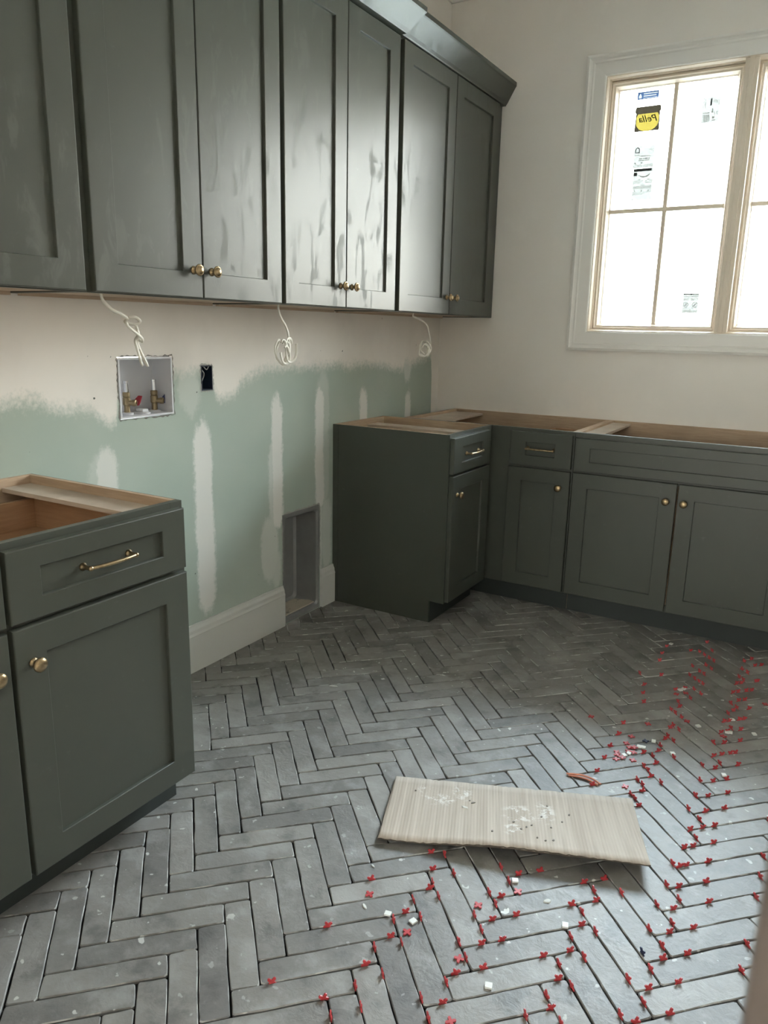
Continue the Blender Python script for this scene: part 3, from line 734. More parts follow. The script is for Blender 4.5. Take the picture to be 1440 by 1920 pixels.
def base_cabinet(name, loc, label, M, a0, a1, depth, fronts, strips, drawer_boxes, skin=None, group=None, left_stile=0.04, mids=()):
    root = thing(name, loc, label, 'cabinet', group)
    t = 0.0165; fr = 0.019; dd = depth - fr
    poly = [(0.0, 0.0), (depth - TD, 0.0), (depth - TD, TK), (depth - 0.001, TK), (depth - 0.001, HB), (0.0, HB)]
    polyc = [(0.0, 0.0), (depth - TD, 0.0), (depth - TD, TK), (dd, TK), (dd, HB), (0.0, HB)]
    for (s0, s1, mt, pl) in ((a0, a0 + t, MAPLE, polyc), (a1 - t, a1, MAPLE, polyc)):
        if (skin == 'lo' and s0 == a0): s0 += 0.003
        if (skin == 'hi' and s1 == a1): s1 -= 0.003
        bm = bmesh.new(); prism(bm, pl, s0, s1, lambda u, v, tt: M(tt, u, v)); obj('side_panel', bm, mt, root)
    if skin:
        bm = bmesh.new(); prism(bm, polyc, *((a0, a0 + 0.003) if skin == 'lo' else (a1 - 0.003, a1)), lambda u, v, tt: M(tt, u, v)); obj('end_panel', bm, GREEN, root)
    obj('bottom_panel', B((a0 + t, 0.02, TK), (a1 - t, dd, TK + 0.015), 0, M), MAPLE, root)
    obj('back_panel', B((a0 + t, 0.012, TK + 0.015), (a1 - t, 0.018, HB - 0.09), 0, M), MAPLE, root)
    obj('back_rail', B((a0 + t, 0.0, HB - 0.09), (a1 - t, 0.016, HB), 0, M), MAPLE, root)
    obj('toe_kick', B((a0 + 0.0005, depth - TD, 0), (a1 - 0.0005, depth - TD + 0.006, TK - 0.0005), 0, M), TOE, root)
    # face frame
    zs = sorted({TK, HB}); bm = bmesh.new(); fa0 = a0
    def bar(x0, x1, z0, z1): box(bm, (x0, dd, z0), (x1, depth, z1), 0.0012, 0, M)
    bar(fa0, fa0 + left_stile, TK, HB); bar(a1 - 0.04, a1, TK, HB); bar(fa0 + left_stile, a1 - 0.04, HB - 0.04, HB); bar(fa0 + left_stile, a1 - 0.04, TK, TK + 0.03); bar(fa0 + left_stile, a1 - 0.04, 0.68, 0.72)
    for mm in mids: bar(mm - 0.02, mm + 0.02, TK + 0.03, 0.68); bar(mm - 0.02, mm + 0.02, 0.72, HB - 0.04)
    obj('face_frame', bm, GREEN, root)
    for (s0, s1, zt) in strips:
        obj('corner_strip', B((s0, 0.016, zt - 0.012), (s1, dd, zt), 0.0005, M), PLYTOP, root)
    for fdef in fronts:
        kind, f0, f1, z0, z1 = fdef['k'], fdef['a'][0], fdef['a'][1], fdef['z'][0], fdef['z'][1]
        bm = bmesh.new(); shaker(bm, M, f0, f1, z0, z1, depth + 0.0012, st=fdef.get('st', 0.072), rl=fdef.get('rl', 0.066))
        o = obj({'door': 'door', 'drawer': 'drawer_front', 'panel': 'false_drawer_front'}[kind], bm, GREEN, root, origin=M((f0 + f1) / 2, depth, (z0 + z1) / 2))
        if 'knob' in fdef: knob(o, M, fdef['knob'][0], depth + 0.0212 - fdef.get('kin', 0), fdef['knob'][1])
        if 'pull' in fdef: pull(o, M, fdef['pull'][0], depth + 0.0212 - 0.009, fdef['pull'][1])
    for (b0, b1) in drawer_boxes:
        zb0, zb1 = 0.725, 0.822; bd0, bd1 = 0.07, dd - 0.002
        bm = bmesh.new(); s = 0.014
        box(bm, (b0, bd0, zb0), (b0 + s, bd1, zb1), 0.001, 0, M); box(bm, (b1 - s, bd0, zb0), (b1, bd1, zb1), 0.001, 0, M)
        box(bm, (b0 + s, bd0, zb0), (b1 - s, bd0 + s, zb1), 0.001, 0, M); box(bm, (b0 + s, bd1 - s, zb0), (b1 - s, bd1, zb1), 0.001, 0, M)
        box(bm, (b0 + s, bd0 + s, zb0 + 0.008), (b1 - s, bd1 - s, zb0 + 0.014), 0, 0, M)
        obj('drawer_box', bm, DRAWERWOOD, root)
    return root

LM = left_map()
ZD = (0.113, 0.692); ZR = (0.704, 0.861)
DB_ = 0.609
# near pair of doors and drawers on the left
base_cabinet('base_cabinet', (0.3, -3.167, 0), 'green base cabinet without a worktop nearest the viewer, at the left edge', LM, -3.682, -2.655, DB_,
    [dict(k='drawer', a=(-3.156, -2.668), z=ZR, st=0.074, rl=0.045, pull=(-2.907, 0.783)),
     dict(k='drawer', a=(-3.666, -3.167), z=ZR, st=0.074, rl=0.045, pull=(-3.416, 0.783)),
     dict(k='door', a=(-3.156, -2.667), z=ZD, knob=(-3.116, 0.611)),
     dict(k='door', a=(-3.666, -3.167), z=ZD, knob=(-3.207, 0.611))],
    [(-2.7615, -2.672, 0.852)], [(-3.128, -2.696), (-3.64, -3.195)], skin='hi', mids=(-3.1615,))
# small unit by the corner
ca = base_cabinet('base_cabinet', (0.3, -0.85, 0), 'narrow green base cabinet with a bare side panel beside the dryer vent recess', LM, -1.080, -0.622, DB_,
    [dict(k='drawer', a=(-1.076, -0.680), z=ZR, st=0.083, rl=0.042, pull=(-0.866, 0.779)),
     dict(k='door', a=(-1.076, -0.672), z=ZD, st=0.08, rl=0.062, knob=(-1.03, 0.606))],
    [(-1.0635, -0.985, 0.850), (-0.80, -0.70, 0.850)], [(-1.03, -0.725)], skin='lo')
obj('end_trim', B((-1.0825, DB_ - 0.042, TK), (-1.080, DB_, HB), 0, LM), GREEN, ca); obj('end_trim', B((-1.0825, 0.0, 0.0), (-1.080, 0.03, HB), 0, LM), GREEN, ca)
BM_ = back_map(); DK = 0.622
base_cabinet('corner_base_cabinet', (0.57, -0.3, 0), 'green corner base cabinet with one door and one drawer along the window wall', BM_, 0.12, 1.019, DK,
    [dict(k='drawer', a=(0.715, 1.013), z=ZR, st=0.078, rl=0.046, pull=(0.865, 0.784)),
     dict(k='door', a=(0.713, 1.014), z=ZD, st=0.067, rl=0.062, knob=(0.967, 0.615))],
    [(0.1365, 0.30, 0.862)], [(0.74, 0.99)], left_stile=0.62)
sink = base_cabinet('sink_base_cabinet', (1.48, -0.3, 0), 'wide green sink base cabinet with two doors under the window', BM_, 1.021, 1.952, DK,
    [dict(k='panel', a=(1.027, 1.945), z=(0.703, 0.853), st=0.068, rl=0.042),
     dict(k='door', a=(1.027, 1.482), z=(0.113, 0.693), st=0.068, rl=0.066, knob=(1.444, 0.615)),
     dict(k='door', a=(1.489, 1.945), z=(0.113, 0.693), st=0.068, rl=0.066, knob=(1.518, 0.613))],
    [(1.0375, 1.125, 0.866), (1.85, 1.9355, 0.866)], [], mids=())

# ------------------------------------------------------------------ wall cabinets
DU, ZB, ZT = 0.316, 1.388, 2.452
def wall_cabinet(label, a0, a1, doors, mids=()):
    root = thing('wall_cabinet', (0.0, (a0 + a1) / 2, ZB), label, 'cabinet', 'green wall cabinets along the left wall')
    t = 0.016; dd = DU - 0.019
    obj('side_panel', B((0.0, a0 + 0.0005, ZB - 0.0), (dd, a0 + t, ZT)), GREEN, root); obj('side_panel', B((0.0, a1 - t, ZB), (dd, a1 - 0.0005, ZT)), GREEN, root)
    obj('bottom_panel', B((0.0, a0 + t, ZB + 0.004), (dd, a1 - t, ZB + 0.02)), UNDERSIDE, root)
    obj('top_panel', B((0.0, a0 + t, ZT - 0.016), (dd, a1 - t, ZT)), UNDERSIDE, root)
    obj('back_panel', B((0.0, a0 + t, ZB + 0.02), (0.008, a1 - t, ZT - 0.016)), UNDERSIDE, root)
    obj('hanging_rail', B((0.008, a0 + t, ZB - 0.006), (0.024, a1 - t, ZB + 0.004)), UNDERSIDE, root)
    bm = bmesh.new()
    def bar(y0, y1, z0, z1): box(bm, (dd, y0, z0), (DU, y1, z1), 0.0012)
    bar(a0, a0 + 0.038, ZB, ZT); bar(a1 - 0.038, a1, ZB, ZT); bar(a0 + 0.038, a1 - 0.038, ZB, ZB + 0.03); bar(a0 + 0.038, a1 - 0.038, ZT - 0.04, ZT)
    for mm in mids: bar(mm - 0.02, mm + 0.02, ZB + 0.03, ZT - 0.04)
    obj('face_frame', bm, GREEN, root)
    for (d0, d1, kn) in doors:
        bm = bmesh.new(); shaker(bm, LM, d0, d1, ZB + 0.003, ZT - 0.007, DU + 0.0012, st=0.076, rl=0.072)
        o = obj('door', bm, GREEN, root, origin=(DU, (d0 + d1) / 2, ZB))
        knob(o, LM, kn, DU + 0.0212, 1.469, ringed=True)
    return root
wall_cabinet('green wall cabinet with a single door nearest the viewer, at the left edge', -3.13, -2.669, [(-3.115, -2.684, -3.08)])
wall_cabinet('green wall cabinet with two doors above the washer outlet box', -2.669, -1.876, [(-2.655, -2.266, -2.302), (-2.262, -1.886, -2.226)])
wall_cabinet('green wall cabinet with two smudged doors above the middle cable coil', -1.876, -1.094, [(-1.866, -1.491, -1.527), (-1.487, -1.112, -1.449)])
wall_cabinet('green wall cabinet with two doors touching the window wall, above the last cable coil', -1.094, -0.001, [(-1.077, -0.585, -0.614), (-0.580, -0.078, -0.543)])
# cornice on top of the wall cabinets: two runs, the near one standing slightly further out
cp = [(0.30, 2.4525), (0.336, 2.4525), (0.338, 2.457), (0.3455, 2.467), (0.385, 2.535), (0.389, 2.540), (0.389, 2.558), (0.30, 2.558)]
bm = bmesh.new()
A = [bm.verts.new((u, -1.099 + max(0, u - 0.358) * 1.35, v)) for u, v in cp]; C = [bm.verts.new((u, -0.001, v)) for u, v in cp]
bm.faces.new(A); bm.faces.new(C[::-1])
for k in range(len(cp)): bm.faces.new((A[k], C[k], C[(k + 1) % len(cp)], A[(k + 1) % len(cp)]))
tag(obj('cabinet_crown_molding', bm, GREEN, None, origin=(0.33, -0.5, 2.4525)), 'green crown molding run ending against the window wall on top of the cabinets', 'molding')
bm = bmesh.new()
A = [bm.verts.new((u + 0.02, -3.13, v)) for u, v in cp]; C = [bm.verts.new((u + 0.02, -1.10 + max(0, u - 0.338) * 1.35, v)) for u, v in cp]
bm.faces.new(A); bm.faces.new(C[::-1])
for k in range(len(cp)): bm.faces.new((A[k], C[k], C[(k + 1) % len(cp)], A[(k + 1) % len(cp)]))
tag(obj('cabinet_crown_molding', bm, GREEN, None, origin=(0.35, -2.0, 2.4525)), 'green crown molding run standing slightly proud over the three nearer wall cabinets', 'molding')

# ------------------------------------------------------------------ in-wall boxes
def recess(bm, y0, y1, z0, z1, depth, t, lip, x=0.0):
    """open box let into the left wall (its front rim a flat flange)"""
    rings = []
    for (ins, xx) in ((-lip, x - 0.014), (-lip, x + 0.0015), (t, x + 0.0015), (t, x - depth)):
        rings.append([bm.verts.new((xx, y, z)) for y, z in ((y0 + ins, z0 + ins), (y1 - ins, z0 + ins), (y1 - ins, z1 - ins), (y0 + ins, z1 - ins))])
    rings.append([bm.verts.new((x - depth - 0.003, y, z)) for y, z in ((y0 - lip, z0 - lip), (y1 + lip, z0 - lip), (y1 + lip, z1 + lip), (y0 - lip, z1 + lip))])
    for R, S in zip(rings[:3], rings[1:4]):
        for k in range(4): bm.faces.new((R[k], R[(k + 1) % 4], S[(k + 1) % 4], S[k]))
    bm.faces.new(rings[3])
def ragged(y0, y1, z0, z1, rng, amp=0.004, n=26, x=0.001, w=0.007):
    """torn paper and gypsum round a cut-out"""
    bm = bmesh.new()
    per = []
    for k in range(n):
        t = k / n
        per += [(y0 + (y1 - y0) * t, z0, 0, -1)]
    for k in range(n): per += [(y1, z0 + (z1 - z0) * k / n, 1, 0)]
    for k in range(n): per += [(y1 - (y1 - y0) * k / n, z1, 0, 1)]
    for k in range(n): per += [(y0, z1 - (z1 - z0) * k / n, -1, 0)]
    I, O = [], []
    for (y, z, ny, nz) in per:
        i = rng.uniform(-0.001, 0.0012); o = w + rng.uniform(-amp, amp)
        I.append(bm.verts.new((x + 0.001, y + ny * i, z + nz * i))); O.append(bm.verts.new((x + 0.0003 + rng.uniform(0, .0006), y + ny * o, z + nz * o)))
    for k in range(len(per)):
        k2 = (k + 1) % len(per); bm.faces.new((I[k], I[k2], O[k2], O[k]))
    return bm
rng = random.Random(21)
wb = thing('washer_outlet_box', (0, (WB[0] + WB[1]) / 2, WB[2]), 'white plastic washer outlet box with two valves, set in the green wall', 'outlet box')
bm = bmesh.new(); recess(bm, WB[0] + .003, WB[1] - .003, WB[2] + .003, WB[3] - .003, 0.092, 0.006, 0.0)
obj('box', bm, WHITEPL, wb)
obj('torn_edge', ragged(WB[0], WB[1], WB[2], WB[3], rng, 0.0035, 22, 0.0, 0.003), CRUMB, wb)
for (vy, hm, lab) in ((-2.244, HANDLER, 'brass valve with a red handle'), (-2.122, HANDLEB, 'brass valve with a blue handle')):
    z0 = WB[2] + 0.009; bm = bmesh.new(); b_ = (-0.05, vy, z0)
    lathe(bm, b_, (0, 0, 1), [(0.010, 0.004), (0.010, 0.03), (0.0125, 0.034), (0.0125, 0.056), (0.0105, 0.059), (0.0120, 0.062), (0.0120, 0.074), (0.009, 0.076), (0, 0.077)], 16)
    lathe(bm, (-0.05, vy, z0 + 0.040), (1, 0.55, 0), [(0.009, 0), (0.009, 0.02), (0.011, 0.021), (0.011, 0.032), (0.0085, 0.033), (0.006, 0.033), (0.005, 0.027), (0, 0.027)], 16)
    v = obj('valve', bm, FITTING, wb, smooth=False, origin=b_); v['label'] = lab
    bm = bmesh.new(); lathe(bm, (-0.05, vy, z0 + 0.076), (0, 0, 1), [(0.0088, 0), (0.0088, 0.030), (0.0095, 0.031), (0.0095, 0.037), (0, 0.038)], 14); obj('hammer_arrestor', bm, CHROME, v, smooth=False)
    bm = bmesh.new(); prism(bm, [(-0.006, -0.012), (0.004, -0.014), (0.008, -0.002), (0.013, 0.018), (0.006, 0.020), (-0.004, 0.006)], vy + 0.030, vy + 0.036, lambda u, w_, t: (-0.038 + u * .8, t + u, z0 + 0.043 + w_)); 
    box(bm, (-0.042, vy + 0.008, z0 + 0.037), (-0.036, vy + 0.032, z0 + 0.045)); obj('handle', bm, hm, v)
    bm = bmesh.new(); lathe(bm, b_, (0, 0, 1), [(0.021, 0.0), (0.021, 0.006), (0.012, 0.008), (0, 0.008)], 18); obj('grommet', bm, WHITEPL, v)
bm = bmesh.new(); lathe(bm, (-0.045, -2.185, WB[2] + 0.009), (0, 0, 1), [(0.029, 0), (0.029, 0.004), (0.024, 0.006), (0, 0.006)], 20)
box(bm, (-0.062, -2.197, WB[2] + 0.015), (-0.028, -2.171, WB[2] + 0.025), 0.003); obj('drain_cap', bm, WHITEPL, wb)

eb = thing('electrical_box', (0, (EB[0] + EB[1]) / 2, EB[2]), 'empty navy outlet box in a ragged slot right of the washer box', 'outlet box')
bm = bmesh.new(); recess(bm, EB[0] + .002, EB[1] - .002, EB[2] + .002, EB[3] - .002, 0.07, 0.003, 0.0); obj('box', bm, NAVYBOX, eb)
obj('torn_edge', ragged(EB[0], EB[1], EB[2], EB[3], rng, 0.004, 12, 0.0, 0.004), TORN, eb)
bm = bmesh.new(); tube(bm, [(-.01, EB[0] + .006, EB[3] - .01), (-.006, EB[0] + .022, EB[3] - .03), (-.008, EB[0] + .014, EB[3] - .055), (-.01, EB[0] + .006, EB[3] - .065)], 0.002, None, 6); tube(bm, [(-.006, EB[0] + .02, EB[3] - .004), (-.004, EB[0] + .034, EB[3] - .016), (-.008, EB[0] + .05, EB[3] - .006)], 0.002, None, 6); obj('torn_strip', bm, TORN, eb)

dv = thing('dryer_vent_box', (0, (DB[0] + DB[1]) / 2, 0), 'tall galvanised dryer vent box recessed in the green wall at the floor', 'vent box')
def rrect(y0, y1, z0, z1, r, n=4):
    pts = []
    for (cy, cz, a0) in ((y1 - r, z1 - r, 0), (y0 + r, z1 - r, 90), (y0 + r, z0 + r, 180), (y1 - r, z0 + r, 270)):
        for k in range(n + 1):
            a = math.radians(a0 + 90 * k / n); pts.append((cy + r * math.cos(a), cz + r * math.sin(a)))
    return pts
bm = bmesh.new()
y0, y1, z0, z1 = DB[0] + 0.001, DB[1] - 0.001, 0.002, DB[3] - 0.001
rings = []
for (ins, r, xx) in ((0.0, 0.004, -0.012), (0.0, 0.004, 0.003), (0.012, 0.016, 0.004), (0.016, 0.02, -0.006), (0.018, 0.022, -0.12), (0.026, 0.022, -0.132)):
    rings.append([bm.verts.new((xx, y, z)) for y, z in rrect(y0 + ins, y1 - ins, z0 + ins * (1.6 if ins else 1), z1 - ins * 1.5, r)])
for R, S in zip(rings, rings[1:]):
    n = len(R)
    for k in range(n): bm.faces.new((R[k], R[(k + 1) % n], S[(k + 1) % n], S[k]))
bm.faces.new(rings[-1])
obj('box', bm, GALV, dv)
bm = bmesh.new(); prism(bm, rrect(-1.425, -1.375, 0.415, 0.475, 0.02), -0.131, -0.112, lambda u, v, t: (t, u, v)); obj('duct_clip', bm, WHITEPL, dv)
bm = bmesh.new()
pts = [(-0.008, -1.448), (-0.008, -1.222), (-0.04, -1.216), (-0.085, -1.235), (-0.112, -1.25), (-0.112, -1.42), (-0.06, -1.448)]
A = [bm.verts.new((x, y, 0.031)) for x, y in pts]; C = [bm.verts.new((x * .97 - .001, -1.33 + (y + 1.33) * .95, 0.037)) for x, y in pts]
bm.faces.new(C)
for k in range(len(pts)): bm.faces.new((A[k], A[(k + 1) % len(pts)], C[(k + 1) % len(pts)], C[k]))
obj('dust_layer', bm, DUST, dv)
bm = ragged(DB[0], DB[1], 0.2, DB[3], rng, 0.0045, 26, 0.003, 0.006)
bmesh.ops.delete(bm, geom=[v for v in bm.verts if v.co.z < 0.205], context='VERTS')
obj('torn_edge', bm, TORN, dv)

# ------------------------------------------------------------------ cables hanging from under the wall cabinets
def cable(label, path, loops, loc):
    root = thing('cable_coil', loc, label, 'cable', 'coiled cables under the wall cabinets')
    bm = bmesh.new(); tube(bm, path, 0.0052, 0.0028, 8, (1, 0, 0), 8); obj('lead', bm, CABLE, root, smooth=True)
    bm = bmesh.new()
    for lp in loops: tube(bm, lp, 0.0050, 0.0028, 8, (1, 0, 0), 6)
    obj('coil', bm, CABLE, root, smooth=True)
def loop(c, ry, rz, turns, ph, x0, x1, tilt=0.0, wob=0.15, n=14):
    pts = []
    N = int(n * turns)
    for k in range(N + 1):
        a = ph + 2 * math.pi * k / n; s = 1 + wob * math.sin(k * 1.7 + ph)
        y = ry * math.cos(a) * s; z = rz * math.sin(a) * s
        pts.append((x0 + (x1 - x0) * k / N, c[0] + y * math.cos(tilt) - z * math.sin(tilt), c[1] + y * math.sin(tilt) + z * math.cos(tilt)))
    return pts
# first: a twisted hank
X = 0.25
cable('cable folded into a long hank hanging in front of the washer box',
      [(0.262, -2.580, 1.394), (X, -2.563, 1.372), (X, -2.535, 1.349), (X, -2.505, 1.338), (X, -2.478, 1.324)],
      [[(X, -2.480, 1.328), (X + .008, -2.462, 1.330), (X + .012, -2.448, 1.320), (X + .006, -2.455, 1.312), (X, -2.475, 1.312), (X - .006, -2.487, 1.318), (X - .004, -2.475, 1.328)],
       [(X, -2.487, 1.315), (X + .006, -2.486, 1.304), (X + .010, -2.465, 1.288), (X + .008, -2.440, 1.272), (X, -2.432, 1.262), (X - .006, -2.440, 1.268)],
       [(X, -2.455, 1.312), (X - .004, -2.446, 1.296), (X, -2.445, 1.280), (X, -2.458, 1.265), (X + .004, -2.457, 1.245), (X + .008, -2.452, 1.215), (X + .006, -2.445, 1.199), (X, -2.436, 1.194)],
       [(X, -2.452, 1.305), (X - .006, -2.440, 1.285), (X, -2.450, 1.262), (X, -2.446, 1.245), (X, -2.430, 1.215), (X, -2.420, 1.198), (X + .004, -2.423, 1.193), (X + .006, -2.436, 1.212), (X + .004, -2.450, 1.240)]],
      (X, -2.46, 1.19))
cable('cable wound into upright loops hanging in the middle of the wall',
      [(0.262, -1.812, 1.394), (X, -1.797, 1.372), (X, -1.782, 1.344), (X, -1.757, 1.318), (X, -1.742, 1.290), (X, -1.737, 1.262), (X, -1.733, 1.235), (X, -1.738, 1.208)],
      [loop((-1.782, 1.225), 0.028, 0.040, 1.15, 1.2, X - .012, X + .012, 0.1, 0.06), loop((-1.762, 1.222), 0.030, 0.042, 1.1, 2.0, X - .02, X + .004, -0.25, 0.08),
       loop((-1.742, 1.230), 0.026, 0.044, 1.0, 0.6, X, X + .02, -0.05, 0.05), loop((-1.772, 1.212), 0.022, 0.032, 0.9, 2.6, X + .006, X + .016, 0.3, 0.05)],
      (X, -1.75, 1.18))
cable('cable wound into a round coil hanging beside the window wall corner',
      [(0.262, -0.80, 1.394), (X, -0.783, 1.376), (X, -0.715, 1.362), (X, -0.64, 1.335), (X - .01, -0.595, 1.295), (X - .01, -0.575, 1.25), (X - .01, -0.59, 1.222), (X - .006, -0.62, 1.200), (X, -0.66, 1.19)],
      [loop((-0.668, 1.222), 0.055, 0.030, 1.4, -1.4, X - .006, X + .012, 0.1, 0.07, 16), loop((-0.662, 1.226), 0.048, 0.031, 1.3, 0.7, X, X + .016, -0.3, 0.08, 16), loop((-0.69, 1.218), 0.045, 0.028, 1.0, 2.2, X + .01, X + .02, 0.2, 0.06, 16)],
      (X, -0.66, 1.19))

# ------------------------------------------------------------------ cardboard sheet
CO = Vector((1.032, -2.248, 0.0)); ex = (Vector((1.665, -1.985, 0)) - CO).normalized(); ang = math.atan2(ex.y, ex.x); ey = Vector((-ex.y, ex.x, 0))
def loc2(P): d = Vector((P[0], P[1], 0)) - CO; return (d.dot(ex), d.dot(ey))
c00, c10, c01, c11 = loc2((1.032, -2.248)), loc2((1.665, -1.980)), loc2((1.138, -2.529)), loc2((1.778, -2.290))
def card(nx, ny, hfun, th, shrink=0.0):
    bm = bmesh.new(); top, bot = [], []
    for j in range(ny + 1):
        v = j / ny; rt, rb = [], []
        for i in range(nx + 1):
            u = i / nx
            x = (1 - u) * (1 - v) * c00[0] + u * (1 - v) * c10[0] + (1 - u) * v * c01[0] + u * v * c11[0]
            y_ = (1 - u) * (1 - v) * c00[1] + u * (1 - v) * c10[1] + (1 - u) * v * c01[1] + u * v * c11[1]
            if v > 0.99: y_ += shrink + 0.0012 * math.sin(i * 1.9)
            h = hfun(u, v); rt.append(bm.verts.new((x, y_, h + th))); rb.append(bm.verts.new((x, y_, h)))
        top.append(rt); bot.append(rb)
    for j in range(ny):
        for i in range(nx):
            bm.faces.new((top[j][i], top[j][i + 1], top[j + 1][i + 1], top[j + 1][i])).material_index = 0
            bm.faces.new((bot[j][i], bot[j + 1][i], bot[j + 1][i + 1], bot[j][i + 1])).material_index = 1
    for i in range(nx):
        bm.faces.new((top[0][i], bot[0][i], bot[0][i + 1], top[0][i + 1])).material_index = 1
        bm.faces.new((top[ny][i], top[ny][i + 1], bot[ny][i + 1], bot[ny][i])).material_index = 1
    for j in range(ny):
        bm.faces.new((top[j][0], top[j + 1][0], bot[j + 1][0], bot[j][0])).material_index = 1
        bm.faces.new((top[j][nx], bot[j][nx], bot[j + 1][nx], top[j + 1][nx])).material_index = 1
    return bm
def crease(u): return -0.002 * sum(math.exp(-((u - c) / 0.006) ** 2) for c in (0.165, 0.19, 0.33, 0.46, 0.485, 0.60, 0.70, 0.79))
def hc(u, v):
    s = 0.5 - 0.5 * math.cos(math.pi * min(1, max(0, (u - 0.05) / 0.5)))
    return 0.0035 + 0.006 + (v ** 1.5) * (0.004 + 0.026 * s) - 0.004 * (1 - v) + crease(u)
def hl(u, v): return max(0.0025, hc(u, v) - 0.0062 - 0.006 * v * v * math.sin(math.pi * u))
cb = thing('cardboard_sheet', CO, 'creased brown cardboard sheet with plaster smears lying on the floor tiles', 'cardboard')
cb.rotation_euler = (0, 0, ang)
for nm, bmx in (('top_layer', card(80, 10, hc, 0.0035)), ('bottom_layer', card(40, 8, hl, 0.003, 0.012))):
    bmesh.ops.recalc_face_normals(bmx, faces=bmx.faces)
    me = bpy.data.meshes.new(nm); bmx.to_mesh(me); bmx.free(); me.materials.append(KRAFT); me.materials.append(KRAFTD)
    for p in me.polygons: p.use_smooth = p.material_index == 0
    o = bpy.data.objects.new(nm, me); COL.objects.link(o); o.parent = cb
# crumbs on the cardboard
def chip_mesh(name, seed, sx, sy, sz, mat, n=7):
    r = random.Random(seed); bm = bmesh.new()
    lo = [bm.verts.new((sx * math.cos(2 * math.pi * k / n) * r.uniform(.75, 1.1), sy * math.sin(2 * math.pi * k / n) * r.uniform(.75, 1.1), 0)) for k in range(n)]
    hi = [bm.verts.new((v.co.x * .8, v.co.y * .8, sz * r.uniform(.7, 1.0))) for v in lo]
    bm.faces.new(lo[::-1]); bm.faces.new(hi)
    for k in range(n): bm.faces.new((lo[k], lo[(k + 1) % n], hi[(k + 1) % n], hi[k]))
    bmesh.ops.recalc_face_normals(bm, faces=bm.faces)
    me = bpy.data.meshes.new(name); bm.to_mesh(me); bm.free(); me.materials.append(mat); return me
def drop(name, me, loc, rz, label, cat, group=None):
    o = bpy.data.objects.new(name, me); COL.objects.link(o); o.location = loc; o.rotation_euler = (0, 0, rz); return tag(o, label, cat, group)
def on_card(u, v):
    x = (1 - u) * (1 - v) * c00[0] + u * (1 - v) * c10[0] + (1 - u) * v * c01[0] + u * v * c11[0]
    y_ = (1 - u) * (1 - v) * c00[1] + u * (1 - v) * c10[1] + (1 - u) * v * c01[1] + u * v * c11[1]
    P = CO + ex * x + ey * y_; return (P.x, P.y, hc(u, v) + 0.0034)
drop('plaster_flake', chip_mesh('plaster_flake', 1, 0.0125, 0.005, 0.004, PLASTER), on_card(0.315, 0.43), 0.1, 'largest pale oblong plaster flake on the cardboard', 'debris')
drop('plaster_flake', chip_mesh('plaster_flake', 2, 0.007, 0.003, 0.003, CRUMB), on_card(0.345, 0.34), 0.8, 'dark oblong crumb just behind the largest plaster flake on the cardboard', 'debris')
cm = [chip_mesh('mortar_crumb', 30 + k, 0.0032 + .0008 * k, 0.003, 0.0035, CRUMB, 6) for k in range(3)]
for k, (u, v) in enumerate(((0.10, 0.22), (0.33, 0.30), (0.43, 0.78), (0.56, 0.66), (0.58, 0.62), (0.62, 0.46), (0.655, 0.62), (0.70, 0.50), (0.73, 0.38), (0.60, 0.80), (0.63, 0.84), (0.66, 0.82), (0.645, 0.27), (0.54, 0.70), (0.51, 0.60))):
    drop('mortar_crumb', cm[k % 3], on_card(u, v), k, 'tiny grey mortar crumb lying on the cardboard sheet', 'debris', 'crumbs on the cardboard')

